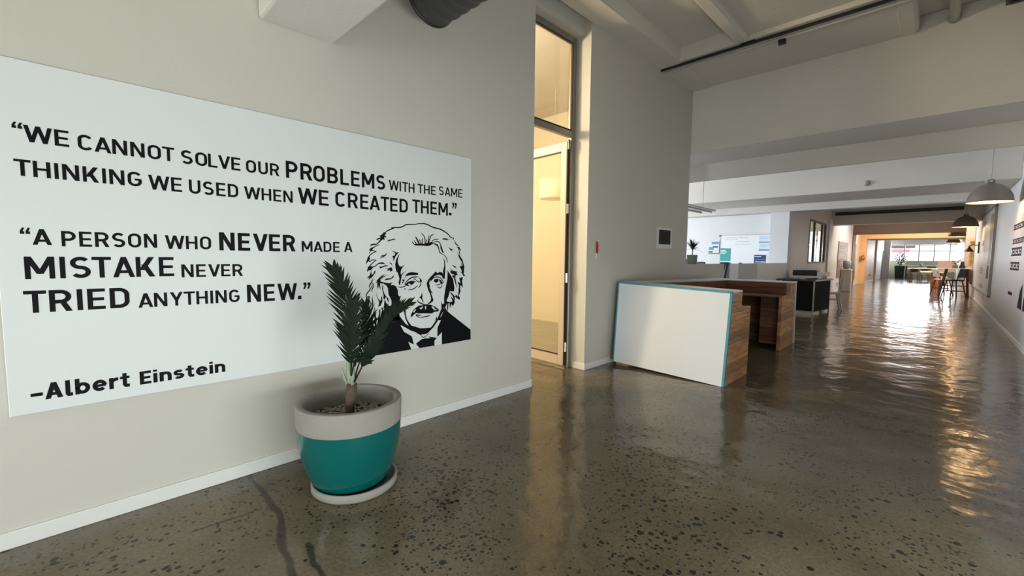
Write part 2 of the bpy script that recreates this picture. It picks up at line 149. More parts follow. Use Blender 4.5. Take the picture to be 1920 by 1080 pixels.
def box(bm, x0, x1, y0, y1, z0, z1, bev=0.0, seg=1, mi=0):
    vs = [bm.verts.new((x, y, z)) for x in (x0, x1) for y in (y0, y1) for z in (z0, z1)]
    F = [(0, 1, 3, 2), (4, 6, 7, 5), (0, 4, 5, 1), (2, 3, 7, 6), (0, 2, 6, 4), (1, 5, 7, 3)]
    fs = [bm.faces.new([vs[i] for i in f]) for f in F]
    for f in fs: f.material_index = mi
    if bev > 0:
        es = list({e for f in fs for e in f.edges})
        bmesh.ops.bevel(bm, geom=es, offset=bev, segments=seg, affect='EDGES', profile=0.5)
    return bm
def B(*a, **k): return box(nb(), *a, **k)
def xform(bm, M, verts=None):
    bmesh.ops.transform(bm, matrix=M, verts=verts or bm.verts[:]); return bm
def prism(bm, pts, z0, z1, axis='z'):
    """pts polygon (a,b) extruded; axis z:(x,y) ; x:(y,z) ; y:(x,z)"""
    def mk(a, b, c):
        return {'z': (a, b, c), 'x': (c, a, b), 'y': (a, c, b)}[axis]
    lo = [bm.verts.new(mk(a, b, z0)) for a, b in pts]; hi = [bm.verts.new(mk(a, b, z1)) for a, b in pts]
    n = len(pts)
    fs = [bm.faces.new(lo[::-1]), bm.faces.new(hi)]
    for i in range(n): fs.append(bm.faces.new([lo[i], lo[(i + 1) % n], hi[(i + 1) % n], hi[i]]))
    bmesh.ops.recalc_face_normals(bm, faces=fs)
    return bm
def lathe(bm, prof, n=48, c=(0, 0), cap=False):
    rings = []
    for r, z in prof:
        if r < 1e-6: rings.append([bm.verts.new((c[0], c[1], z))])
        else: rings.append([bm.verts.new((c[0] + r * cos(2 * pi * i / n), c[1] + r * sin(2 * pi * i / n), z)) for i in range(n)])
    fs = []
    for a, b in zip(rings, rings[1:]):
        for i in range(n):
            j = (i + 1) % n
            q = [a[i % len(a)], a[j % len(a)], b[j % len(b)], b[i % len(b)]]
            u = []
            for v in q:
                if v not in u: u.append(v)
            if len(u) > 2: fs.append(bm.faces.new(u))
    return bm
def tube(bm, pts, r, n=8, caps=True):
    pts = [Vector(p) for p in pts]; rings = []
    up = Vector((0, 0, 1))
    rr = r if isinstance(r, (list, tuple)) else [r] * len(pts)
    prev = None
    for i, p in enumerate(pts):
        t = (pts[min(i + 1, len(pts) - 1)] - pts[max(i - 1, 0)]).normalized()
        if prev is None:
            a = t.cross(up)
            if a.length < 1e-3: a = t.cross(Vector((1, 0, 0)))
            a.normalize()
        else:
            a = (prev - t * prev.dot(t)).normalized()
        prev = a; b = t.cross(a)
        rings.append([bm.verts.new(p + (a * cos(2 * pi * k / n) + b * sin(2 * pi * k / n)) * rr[i]) for k in range(n)])
    for a, b in zip(rings, rings[1:]):
        for k in range(n): bm.faces.new([a[k], a[(k + 1) % n], b[(k + 1) % n], b[k]])
    if caps:
        bm.faces.new(rings[0][::-1]); bm.faces.new(rings[-1])
    return bm
def bar(bm, p, q, wx, wy):
    """square bar from p to q"""
    p, q = Vector(p), Vector(q); t = (q - p).normalized()
    a = t.cross(Vector((0, 0, 1)))
    if a.length < 1e-3: a = Vector((1, 0, 0))
    a.normalize(); b = t.cross(a).normalized()
    r = []
    for e in (p, q): r.append([bm.verts.new(e + a * sx * wx / 2 + b * sy * wy / 2) for sx, sy in ((-1, -1), (1, -1), (1, 1), (-1, 1))])
    for k in range(4): bm.faces.new([r[0][k], r[0][(k + 1) % 4], r[1][(k + 1) % 4], r[1][k]])
    bm.faces.new(r[0][::-1]); bm.faces.new(r[1])
    bmesh.ops.recalc_face_normals(bm, faces=bm.faces[:])
    return bm
def ball(bm, c, r, s=(1, 1, 1), sub=2):
    M = Matrix.Translation(c) @ Matrix.Diagonal((s[0], s[1], s[2], 1))
    bmesh.ops.create_icosphere(bm, subdivisions=sub, radius=r, matrix=M); return bm

# ------------------------------------------------------------------ materials
def newmat(name):
    m = bpy.data.materials.new(name); m.use_nodes = True
    nt = m.node_tree; return m, nt, nt.nodes['Principled BSDF']
def N(nt, t, **k):
    n = nt.nodes.new(t)
    for a, b in k.items(): setattr(n, a, b)
    return n
def ln(nt, a, b): nt.links.new(a, b)
def mat(name, col, rough=0.6, metal=0.0, var=0.0, vscale=3.0, bump=0.0, bscale=40.0, emit=None, estr=0.0, spec=None, coat=0.0):
    m, nt, p = newmat(name)
    p.inputs['Base Color'].default_value = (*col, 1); p.inputs['Roughness'].default_value = rough; p.inputs['Metallic'].default_value = metal
    if spec is not None: p.inputs['Specular IOR Level'].default_value = spec
    if coat: p.inputs['Coat Weight'].default_value = coat; p.inputs['Coat Roughness'].default_value = 0.08
    if emit: p.inputs['Emission Color'].default_value = (*emit, 1); p.inputs['Emission Strength'].default_value = estr
    if var or bump:
        tc = N(nt, 'ShaderNodeTexCoord')
    if var:
        n = N(nt, 'ShaderNodeTexNoise'); n.inputs['Scale'].default_value = vscale; n.inputs['Detail'].default_value = 5
        ln(nt, tc.outputs['Object'], n.inputs['Vector'])
        mx = N(nt, 'ShaderNodeMix', data_type='RGBA')
        mx.inputs['A'].default_value = (*[c * (1 - var) for c in col], 1); mx.inputs['B'].default_value = (*[min(1, c * (1 + var)) for c in col], 1)
        ln(nt, n.outputs['Fac'], mx.inputs['Factor']); ln(nt, mx.outputs['Result'], p.inputs['Base Color'])
    if bump:
        n = N(nt, 'ShaderNodeTexNoise'); n.inputs['Scale'].default_value = bscale; n.inputs['Detail'].default_value = 4
        ln(nt, tc.outputs['Object'], n.inputs['Vector'])
        b = N(nt, 'ShaderNodeBump'); b.inputs['Strength'].default_value = bump; b.inputs['Distance'].default_value = 0.01
        ln(nt, n.outputs['Fac'], b.inputs['Height']); ln(nt, b.outputs['Normal'], p.inputs['Normal'])
    return m
def glass(name, tint=(1, 1, 1), frost=0.0, refl=0.12, fcol=(0.9, 0.9, 0.85)):
    m, nt, p = newmat(name); out = nt.nodes['Material Output']; nt.nodes.remove(p)
    tr = N(nt, 'ShaderNodeBsdfTransparent'); tr.inputs[0].default_value = (*tint, 1)
    gl = N(nt, 'ShaderNodeBsdfGlossy'); gl.inputs['Roughness'].default_value = 0.02
    mx = N(nt, 'ShaderNodeMixShader'); lw = N(nt, 'ShaderNodeLayerWeight'); lw.inputs[0].default_value = 0.5
    pw = N(nt, 'ShaderNodeMath', operation='POWER'); pw.inputs[1].default_value = 4; ln(nt, lw.outputs['Facing'], pw.inputs[0])
    fr = N(nt, 'ShaderNodeMath', operation='MULTIPLY_ADD'); fr.inputs[1].default_value = 0.7; fr.inputs[2].default_value = 0.04; ln(nt, pw.outputs[0], fr.inputs[0])
    ln(nt, fr.outputs[0], mx.inputs[0])
    src = tr.outputs[0]
    if frost > 0:
        d = N(nt, 'ShaderNodeBsdfDiffuse'); d.inputs[0].default_value = (*fcol, 1)
        m2 = N(nt, 'ShaderNodeMixShader'); m2.inputs[0].default_value = frost
        ln(nt, tr.outputs[0], m2.inputs[1]); ln(nt, d.outputs[0], m2.inputs[2]); src = m2.outputs[0]
    ln(nt, src, mx.inputs[1]); ln(nt, gl.outputs[0], mx.inputs[2]); ln(nt, mx.outputs[0], out.inputs[0])
    return m
def wood(name, c1, c2, plank=0.0, axis='X', rough=0.55, vert='Z'):
    """grain along axis; plank>0 adds horizontal plank joints of that height along vert"""
    m, nt, p = newmat(name); tc = N(nt, 'ShaderNodeTexCoord'); mp = N(nt, 'ShaderNodeMapping')
    sc = {'X': (1.2, 14, 14), 'Y': (14, 1.2, 14), 'Z': (14, 14, 1.2)}[axis]; mp.inputs['Scale'].default_value = sc
    ln(nt, tc.outputs['Object'], mp.inputs['Vector'])
    n = N(nt, 'ShaderNodeTexNoise'); n.inputs['Scale'].default_value = 2.2; n.inputs['Detail'].default_value = 8; n.inputs['Distortion'].default_value = 0.8
    ln(nt, mp.outputs[0], n.inputs['Vector'])
    cr = N(nt, 'ShaderNodeValToRGB'); cr.color_ramp.elements[0].color = (*c1, 1); cr.color_ramp.elements[1].color = (*c2, 1)
    cr.color_ramp.elements[0].position = 0.3; cr.color_ramp.elements[1].position = 0.7
    ln(nt, n.outputs['Fac'], cr.inputs[0]); last = cr.outputs[0]
    if plank:
        sx = N(nt, 'ShaderNodeSeparateXYZ'); ln(nt, tc.outputs['Object'], sx.inputs[0])
        d = N(nt, 'ShaderNodeMath', operation='DIVIDE'); d.inputs[1].default_value = plank; ln(nt, sx.outputs[vert], d.inputs[0])
        fl = N(nt, 'ShaderNodeMath', operation='FLOOR'); ln(nt, d.outputs[0], fl.inputs[0])
        wn = N(nt, 'ShaderNodeTexWhiteNoise', noise_dimensions='1D'); ln(nt, fl.outputs[0], wn.inputs['W'])
        mr = N(nt, 'ShaderNodeMapRange'); mr.inputs['To Min'].default_value = 0.62; mr.inputs['To Max'].default_value = 1.15
        ln(nt, wn.outputs['Value'], mr.inputs['Value'])
        fr = N(nt, 'ShaderNodeMath', operation='FRACT'); ln(nt, d.outputs[0], fr.inputs[0])
        gt = N(nt, 'ShaderNodeMath', operation='GREATER_THAN'); gt.inputs[1].default_value = 0.045; ln(nt, fr.outputs[0], gt.inputs[0])
        ad = N(nt, 'ShaderNodeMath', operation='MULTIPLY_ADD'); ad.inputs[1].default_value = 0.6; ad.inputs[2].default_value = 0.4; ln(nt, gt.outputs[0], ad.inputs[0])
        mu = N(nt, 'ShaderNodeMath', operation='MULTIPLY'); ln(nt, ad.outputs[0], mu.inputs[0]); ln(nt, mr.outputs[0], mu.inputs[1])
        mx = N(nt, 'ShaderNodeMix', data_type='RGBA', blend_type='MULTIPLY'); mx.inputs['Factor'].default_value = 1
        ln(nt, last, mx.inputs['A']); ln(nt, mu.outputs[0], mx.inputs['B']); last = mx.outputs['Result']
    ln(nt, last, p.inputs['Base Color']); p.inputs['Roughness'].default_value = rough
    return m

def floor_material():
    m, nt, p = newmat('polished_concrete'); tc = N(nt, 'ShaderNodeTexCoord'); O = tc.outputs['Object']
    def noise(scale, detail=4, dist=0.0):
        n = N(nt, 'ShaderNodeTexNoise'); n.inputs['Scale'].default_value = scale; n.inputs['Detail'].default_value = detail; n.inputs['Distortion'].default_value = dist
        ln(nt, O, n.inputs['Vector']); return n.outputs['Fac']
    def math_(op, a, b=None, c=None):
        n = N(nt, 'ShaderNodeMath', operation=op)
        for i, v in enumerate((a, b, c)):
            if v is None: continue
            if isinstance(v, (int, float)): n.inputs[i].default_value = v
            else: ln(nt, v, n.inputs[i])
        return n.outputs[0]
    def ramp(fac, stops):
        r = N(nt, 'ShaderNodeValToRGB')
        while len(r.color_ramp.elements) < len(stops): r.color_ramp.elements.new(0.5)
        for e, (q, c) in zip(r.color_ramp.elements, stops): e.position = q; e.color = (*c, 1)
        ln(nt, fac, r.inputs[0]); return r.outputs[0]
    def mix(f, a, b, bt='MIX'):
        n = N(nt, 'ShaderNodeMix', data_type='RGBA', blend_type=bt)
        for s, v in (('Factor', f), ('A', a), ('B', b)):
            if isinstance(v, (int, float)): n.inputs[s].default_value = v
            elif isinstance(v, tuple): n.inputs[s].default_value = (*v, 1)
            else: ln(nt, v, n.inputs[s])
        return n.outputs['Result']
    base = ramp(noise(0.9, 6, 0.4), [(0.3, FC1), (0.55, FC2), (0.75, FC3)])
    speck = noise(55, 3)
    base = mix(0.35, base, ramp(speck, [(0.35, (0.35, 0.33, 0.3)), (0.65, (1.25, 1.22, 1.15))]), 'MULTIPLY')
    # terrazzo chips in loose drifts
    def chips(scale, thr_hi, lo, hi, nscale):
        wv = N(nt, 'ShaderNodeVectorMath', operation='ADD')
        nz = N(nt, 'ShaderNodeTexNoise'); nz.inputs['Scale'].default_value = scale * 1.6; ln(nt, O, nz.inputs['Vector'])
        sc = N(nt, 'ShaderNodeVectorMath', operation='SCALE'); sc.inputs['Scale'].default_value = 0.45 / scale; ln(nt, nz.outputs['Color'], sc.inputs[0])
        ln(nt, O, wv.inputs[0]); ln(nt, sc.outputs[0], wv.inputs[1])
        v = N(nt, 'ShaderNodeTexVoronoi'); v.inputs['Scale'].default_value = scale; v.inputs['Randomness'].default_value = 1.0
        ln(nt, wv.outputs[0], v.inputs['Vector'])
        sp = N(nt, 'ShaderNodeSeparateColor'); ln(nt, v.outputs['Color'], sp.inputs[0])
        dens = N(nt, 'ShaderNodeMapRange'); dens.inputs['From Min'].default_value = lo; dens.inputs['From Max'].default_value = hi
        ln(nt, noise(nscale, 3), dens.inputs['Value'])
        keep = math_('LESS_THAN', sp.outputs[0], dens.outputs[0])
        rad = math_('MULTIPLY_ADD', sp.outputs[1], thr_hi * 0.7, thr_hi * 0.3)
        ins = math_('LESS_THAN', v.outputs['Distance'], rad)
        return math_('MULTIPLY', keep, ins)
    c1 = chips(24, 0.42, 0.46, 0.68, 1.1); c2 = chips(44, 0.45, 0.42, 0.68, 1.3)
    ch = math_('MAXIMUM', c1, c2)
    col = mix(ch, base, (0.018, 0.016, 0.013))
    # damp looking crack lines from the wall
    sx = N(nt, 'ShaderNodeSeparateXYZ')
    wob = N(nt, 'ShaderNodeTexNoise'); wob.inputs['Scale'].default_value = 7; wob.inputs['Detail'].default_value = 5; ln(nt, O, wob.inputs['Vector'])
    sc = N(nt, 'ShaderNodeVectorMath', operation='SCALE'); sc.inputs['Scale'].default_value = 0.07; ln(nt, wob.outputs['Color'], sc.inputs[0])
    av = N(nt, 'ShaderNodeVectorMath', operation='ADD'); ln(nt, O, av.inputs[0]); ln(nt, sc.outputs[0], av.inputs[1]); ln(nt, av.outputs[0], sx.inputs[0])
    X_, Y_ = sx.outputs[0], sx.outputs[1]
    mask = None
    for (x0, y0, x1, y1, wd) in CRACKS:
        x0 += 0.035; x1 += 0.035; y0 += 0.035; y1 += 0.035
        dx, dy = x1 - x0, y1 - y0; L2 = dx * dx + dy * dy
        px = math_('SUBTRACT', X_, x0); py = math_('SUBTRACT', Y_, y0)
        t = math_('DIVIDE', math_('MULTIPLY_ADD', px, dx, math_('MULTIPLY', py, dy)), L2)
        t = math_('MINIMUM', math_('MAXIMUM', t, 0.0), 1.0)
        ex = math_('SUBTRACT', px, math_('MULTIPLY', t, dx)); ey = math_('SUBTRACT', py, math_('MULTIPLY', t, dy))
        d = math_('SQRT', math_('MULTIPLY_ADD', ex, ex, math_('MULTIPLY', ey, ey)))
        k = N(nt, 'ShaderNodeMapRange'); k.interpolation_type = 'SMOOTHSTEP'
        k.inputs['From Min'].default_value = wd * 0.6; k.inputs['From Max'].default_value = wd * 1.5; k.inputs['To Min'].default_value = 0.8; k.inputs['To Max'].default_value = 0
        ln(nt, d, k.inputs['Value'])
        mask = k.outputs[0] if mask is None else math_('MAXIMUM', mask, k.outputs[0])
    col = mix(mask, col, (0.026, 0.017, 0.011))
    ln(nt, col, p.inputs['Base Color'])
    rr = N(nt, 'ShaderNodeMapRange'); rr.inputs['To Min'].default_value = 0.07; rr.inputs['To Max'].default_value = 0.22
    ln(nt, noise(1.7, 5), rr.inputs['Value']); ln(nt, rr.outputs[0], p.inputs['Roughness'])
    p.inputs['Specular IOR Level'].default_value = FSPEC
    h = math_('MULTIPLY_ADD', noise(2.4, 2), 1.0, math_('MULTIPLY', noise(8, 2), 0.25))
    h = math_('MULTIPLY_ADD', ch, -0.05, h)
    b = N(nt, 'ShaderNodeBump'); b.inputs['Strength'].default_value = 1.0; b.inputs['Distance'].default_value = FBUMP
    ln(nt, h, b.inputs['Height']); ln(nt, b.outputs['Normal'], p.inputs['Normal'])
    return m

M_floor = floor_material()
M_wall = mat('wall_paint', WALLC, 0.75, var=0.03, vscale=2, bump=0.08, bscale=60)
M_wallR = mat('white_wall_paint', (0.76, 0.74, 0.73), 0.55, var=0.03, vscale=2, bump=0.06, bscale=60)
M_ceil = mat('painted_concrete', (0.66, 0.625, 0.575), 0.85, var=0.07, vscale=1.3, bump=0.35, bscale=22)
M_skirt = mat('white_skirting', (0.74, 0.74, 0.71), 0.4, var=0.04, vscale=9)
M_office = mat('office_white', (0.73, 0.73, 0.74), 0.7, var=0.02)
M_cream = mat('cream_plaster', (0.78, 0.72, 0.60), 0.8, var=0.04, vscale=1)
M_alu = mat('bronze_aluminium', (0.30, 0.27, 0.23), 0.4, 0.5)
M_steel = mat('brushed_steel', (0.55, 0.55, 0.54), 0.3, 1.0)
M_chrome = mat('chrome', (0.8, 0.8, 0.8), 0.08, 1.0)
M_gasket = mat('black_gasket', (0.02, 0.018, 0.016), 0.6)
M_black = mat('black_plastic', (0.012, 0.012, 0.013), 0.45)
M_blackm = mat('black_board', (0.008, 0.008, 0.009), 0.65, spec=0.2)
M_white = mat('white_laminate', (0.76, 0.785, 0.83), 0.35, var=0.015)
M_whitepl = mat('white_plastic', (0.75, 0.75, 0.75), 0.4)
M_blue = mat('teal_blue_edging', (0.06, 0.30, 0.40), 0.45, var=0.06, vscale=8)
M_print = mat('poster_white', (0.71, 0.735, 0.735), 0.5, var=0.012, vscale=2)
M_ink = mat('black_ink', (0.004, 0.004, 0.006), 0.6, spec=0.12)
M_dkwood = wood('dark_red_wood', (0.090, 0.026, 0.012), (0.23, 0.080, 0.034), 0.0, 'X')
M_plankY = wood('pine_planks', (0.34, 0.155, 0.058), (0.66, 0.37, 0.17), 0.118, 'Y')
M_plankX = wood('stained_planks', (0.13, 0.052, 0.022), (0.30, 0.135, 0.060), 0.16, 'X')
M_ply = wood('plywood_block', (0.30, 0.17, 0.08), (0.45, 0.28, 0.15), 0.0, 'X')
M_brown = mat('brown_steel', (0.11, 0.07, 0.045), 0.6, var=0.2)
M_orange = mat('warm_lit_paint', (0.76, 0.56, 0.37), 0.7, var=0.03)  # orange lamp glow put into the base colour of the portal
M_shade = mat('taupe_enamel', (0.20, 0.17, 0.145), 0.45, var=0.03)
M_shadein = mat('cream_enamel', (0.85, 0.80, 0.66), 0.5)
M_bulb = mat('lamp_bulb', (1, 0.9, 0.7), 0.4, emit=(1.0, 0.66, 0.32), estr=LBULB)
M_green = mat('sage_pot', (0.16, 0.22, 0.17), 0.6, var=0.08)
M_grey = mat('grey_plastic', (0.30, 0.30, 0.30), 0.5)
M_dkgrey = mat('dark_grey_metal', (0.05, 0.05, 0.048), 0.5, var=0.15, vscale=12)
M_pane = glass('clear_glass')
M_panef = glass('door_glass', (1, 0.98, 0.93), 0.10, fcol=(0.9, 0.85, 0.7))

# ------------------------------------------------------------------ setting
def struct(name, bm, m): return setp(obj(name, bm, m), kind='structure')
XL, XR = -3.147, 1.055
struct('floor', B(-12.2, 1.4, -6.2, 48.0, -0.12, 0), M_floor)
c_ = nb(); box(c_, -12.2, 1.4, -6.2, 27.2, 4.5, 4.7); box(c_, -3.6, 1.4, 27.2, 48.0, 4.5, 4.7); struct('ceiling', c_, M_ceil)
w_ = nb(); box(w_, -3.45, XL, -6, 3.5, 0, 4.5); box(w_, -3.45, XL, 4.52, 7.55, 0, 4.5); box(w_, -3.45, -3.25, 3.5, 4.52, 4.17, 4.5)
struct('wall_left', w_, M_wall)
struct('wall_low_left', B(-3.30, XL, 7.55, 9.46, 0, 1.34), M_wall)
struct('wall_low_middle', B(-3.30, -3.12, 10.28, 11.7, 0, 1.335), mat('grey_partition', (0.55, 0.56, 0.53), 0.7))
struct('wall_low_right', B(-3.30, -3.12, 11.7, 14.58, 0, 1.335), M_wallR)
w_ = nb(); box(w_, -3.21, -3.121, 14.99, 17.4, 0, 4.5); box(w_, -3.21, -3.12, 20.4, 27.7, 0, 4.5)
box(w_, -3.21, -3.12, 17.4, 20.4, 0, 1.32); box(w_, -3.21, -3.12, 17.4, 20.4, 2.80, 4.5)
struct('wall_window_side', w_, M_wallR)
struct('wall_pier', B(-3.125, -3.06, 20.75, 21.5, 0, 3.05), M_wallR)
struct('wall_column', B(-3.60, -3.12, 14.585, 14.99, 0, 2.829), M_office)
struct('wall_hall_recess', B(-3.55, -3.38, 28.7, 33.4, 0, 4.5), M_wallR)
w_ = nb(); box(w_, -3.3, -3.12, 34.0, 44.4, 0, 4.5); box(w_, -3.3, -3.12, 45.9, 47.6, 0, 4.5)
box(w_, -3.3, -3.12, 44.4, 45.9, 2.2, 4.5)
struct('wall_hall_left', w_, M_wallR)
struct('wall_far_pier', B(-3.125, -3.02, 39.2, 39.7, 0, 3), M_wallR)
struct('wall_end_pier', B(-3.125, -2.74, 46.3, 46.7, 0, 3), M_wallR)
w_ = nb(); box(w_, XR, 1.35, -6, -1.6, 0, 4.5); box(w_, XR, 1.35, 2.8, 47.6, 0, 4.5); box(w_, XR, 1.35, -1.6, 2.8, 0, 0.1); box(w_, XR, 1.35, -1.6, 2.8, 1.1, 4.5)
struct('wall_right', w_, M_wallR)
w7 = setp(bpy.data.objects.new('window_added', None), kind='structure'); COL.objects.link(w7)  # unseen low window, added and shaped to light the opposite wall
f = nb()
for i in range(5): box(f, 1.16, 1.22, -1.6 + i * 1.1 - 0.03, -1.6 + i * 1.1 + 0.03, 0.1, 1.1)
part('window_frame', f, M_grey, w7); part('glass_pane', B(1.19, 1.196, -1.6, 2.8, 0.1, 1.1), M_pane, w7)
struct('wall_right_pilaster', B(0.80, XR + .01, 26.0, 26.5, 0, 4.5), mat('rose_plaster', (0.78, 0.60, 0.50), 0.7, var=.04))
w_ = nb(); struct('wall_end_upper', B(-3.3, 1.3, 47.5, 47.75, 2.7, 4.5), M_office); box(w_, -3.3, 1.3, 47.5, 47.75, 0, 1.36); box(w_, -3.3, -2.82, 47.5, 47.75, 1.36, 2.7)
struct('wall_end', w_, mat('pale_green_wall', (0.55, 0.57, 0.45), 0.7, var=0.05))
w_ = nb(); box(w_, -12, 1.3, -6.2, -6, 0, 0.3); box(w_, -12, 1.3, -6.2, -6, 2.0, 4.5); box(w_, -12, -3.1, -6.2, -6, 0.3, 2.0); box(w_, -1.0, 1.3, -6.2, -6, 0.3, 2.0)
struct('wall_back', w_, M_wall)
w_ = nb(); box(w_, -12.2, -12, -6, 8.2, 0, 4.5); box(w_, -12.2, -12, 14.8, 27.2, 0, 4.5); box(w_, -12.2, -12, 8.2, 14.8, 0, 0.9); box(w_, -12.2, -12, 8.2, 14.8, 3.5, 4.5)
struct('wall_office_outer', w_, M_office)
struct('wall_office_far', B(-12, -3.30, 15.0, 15.15, 0, 4.5), M_office)
struct('wall_office_near', B(-12, -3.45, 7.42, 7.55, 0, 4.5), M_office)
w_ = nb(); box(w_, -8.2, -8.0, 1.0, 7.42, 0, 4.5); box(w_, -8.2, -3.45, 0.9, 1.0, 0, 4.5); box(w_, -8.0, -3.46, 7.40, 7.42, 0, 4.5); box(w_, -3.47, -3.45, 1.0, 3.5, 0, 4.5); box(w_, -3.47, -3.45, 4.52, 7.42, 0, 4.5)
struct('wall_warm_room', w_, M_cream)
w_ = nb(); box(w_, -12, -3.3, 27.0, 27.2, 0, 0.9); box(w_, -12, -3.3, 27.0, 27.2, 2.9, 4.5); box(w_, -12, -7, 27.0, 27.2, 0.9, 2.9); box(w_, -3.9, -3.3, 27.0, 27.2, 0.9, 2.9)
struct('wall_side_room', w_, M_cream)
# beams
struct('beam_near', B(XL, XR, 0.876, 1.357, 2.935, 4.5, 0.02, 2), M_ceil)
b_ = nb(); box(b_, -12, XR, 7.56, 8.6, 3.25, 4.5, 0.01); box(b_, -12, XR, 8.6, 8.66, 2.94, 4.5, 0.01); struct('beam_middle', b_, M_ceil)
b_ = nb(); box(b_, -12, XR, 12.73, 14.6, 3.03, 4.5, 0.01); box(b_, -12, XR, 14.6, 15.0, 2.83, 4.5, 0.01); struct('beam_office', b_, M_ceil)
b_ = nb(); box(b_, -3.12, XR, 21.6, 22.2, 2.84, 4.5); box(b_, -3.12, XR, 21.5, 21.6, 3.06, 4.5); struct('beam_bulkhead', b_, M_ceil)
b_ = nb(); box(b_, -3.3, XR, 27.8, 28.75, 2.75, 4.5); box(b_, -3.4, -3.09, 27.7, 28.75, 0, 2.75); struct('beam_brown_portal', b_, M_brown)
b_ = nb(); box(b_, -3.5, XR, 33.3, 36.2, 2.70, 4.5); box(b_, -3.5, -3.08, 33.3, 34.0, 0, 2.7); struct('beam_warm_lit_portal', b_, M_orange)  # portal tinted with the warm lamp glow
struct('beam_ceiling_edge', B(XL, -2.83, 1.357, 7.56, 4.29, 4.5), M_ceil)
b_ = nb(); box(b_, -2.1, -1.92, 1.357, 6.3, 4.29, 4.5, 0.03); struct('beam_ceiling_rib', b_, M_ceil)
b_ = nb(); box(b_, -1.92, -0.5, 1.357, 6.3, 4.36, 4.5); box(b_, -0.52, -0.33, 1.357, 7.56, 4.29, 4.5, 0.03); box(b_, -2.83, -0.42, 6.3, 7.56, 4.302, 4.5); struct('beam_ceiling_panel', b_, M_ceil)
# skirting
def skirt(name, segs):
    b = nb()
    for s in segs: box(b, *s, 0, 0.085, 0.004)
    struct(name, b, M_skirt)
skirt('baseboard_left', [(XL - 0.001, XL + 0.016, -6, 3.512), (-3.45, XL + 0.016, 3.499, 3.513), (XL - 0.001, XL + 0.016, 4.508, 7.55), (-3.33, XL + 0.016, 4.507, 4.521)])
skirt('baseboard_right', [(XR - 0.016, XR + 0.001, 2.8, 26.0), (XR - 0.016, XR + 0.001, 26.5, 47.5)])
skirt('baseboard_hall', [(-3.121, -3.104, 21.5, 27.7), (-3.381, -3.365, 28.75, 33.3), (-3.121, -3.104, 34, 39.2), (-3.121, -3.104, 39.7, 44.4), (-3.061, -3.045, 20.75, 21.5), (-3.121, -3.104, 14.6, 20.75)])

# window_1: glazed screen with the open glass door, beside the quote wall
FX0, FX1 = -3.42, -3.36
f = nb()
box(f, FX0, FX1, 4.445, 4.52, 0, 4.17, 0.006); box(f, FX0, FX1, 3.5, 3.56, 0, 4.17, 0.006)
box(f, FX0, FX1, 3.56, 4.445, 4.09, 4.17, 0.006); box(f, FX0, FX1, 3.56, 4.445, 2.95, 3.03, 0.006)
wn1 = setp(bpy.data.objects.new('window_1', None), kind='structure'); COL.objects.link(wn1)
part('window_frame', f, M_alu, wn1)
g = nb(); 
for (y0, y1, z0, z1) in ((4.43, 4.446, 3.03, 4.09), (3.56, 4.445, 4.075, 4.09), (3.56, 4.445, 3.03, 3.04)): box(g, FX1 - 0.02, FX1 + 0.004, y0, y1, z0, z1)
part('gasket', g, M_gasket, wn1)
part('glass_pane', B(-3.393, -3.387, 3.56, 4.445, 3.03, 4.09), M_pane, wn1)
dr = setp(bpy.data.objects.new('door_1', None), kind='structure'); COL.objects.link(dr); dr.location = (-3.40, 4.425, 0)
dl = nb()
L = 0.86
for (x0, x1, z0, z1) in ((-0.095, 0, 0.03, 2.90), (-L, -L + 0.095, 0.03, 2.90), (-L + 0.095, -0.095, 2.79, 2.90), (-L + 0.095, -0.095, 0.03, 0.16)):
    box(dl, x0, x1, -0.022, 0.022, z0, z1, 0.004)
M_leaf = mat('cream_aluminium', (0.56, 0.48, 0.37), 0.45)
leaf = part('door_leaf', dl, M_leaf, dr, world=False)
part('glass_pane', B(-L + 0.095, -0.095, -0.004, 0.004, 0.16, 2.79), M_panef, leaf, world=False)
gk = nb()
for (x0, x1, z0, z1) in ((-L + 0.095, -0.095, 2.775, 2.79), (-L + 0.095, -0.095, 0.16, 0.172)): box(gk, x0, x1, -0.024, -0.004, z0, z1)
part('gasket', gk, M_gasket, leaf, world=False)
part('edge_seal', B(0.0, 0.012, -0.02, 0.02, 0.03, 2.9), M_gasket, leaf, world=False)
for z in (0.22, 1.12, 2.0, 2.8):
    h = nb(); tube(h, [(0.022, -0.012, z), (0.022, -0.012, z + 0.12)], 0.013, 10); box(h, 0.0, 0.04, -0.006, 0.0, z, z + 0.12)
    part('hinge', h, M_steel, leaf, world=False)
hb = nb(); tube(hb, [(-L + 0.05, -0.03, 0.95), (-L + 0.05, -0.075, 0.95), (-L + 0.05, -0.075, 1.25), (-L + 0.05, -0.03, 1.25)], 0.011, 8)
part('door_handle', hb, M_steel, leaf, world=False)
dr.rotation_euler = (0, 0, radians(-4))

# window_2: end window with mullions
w2 = setp(bpy.data.objects.new('window_2', None), kind='structure'); COL.objects.link(w2)
f = nb()
for x in (-2.82, -1.95, -1.08, -0.21, 0.66): box(f, x - 0.03, x + 0.03, 47.55, 47.62, 1.36, 2.70)
for z in (1.38, 2.20, 2.67): box(f, -2.82, 1.05, 47.55, 47.62, z - 0.025, z + 0.025)
part('window_frame', f, M_grey, w2)
part('glass_pane', B(-2.82, 1.05, 47.58, 47.586, 1.36, 2.70), M_pane, w2)
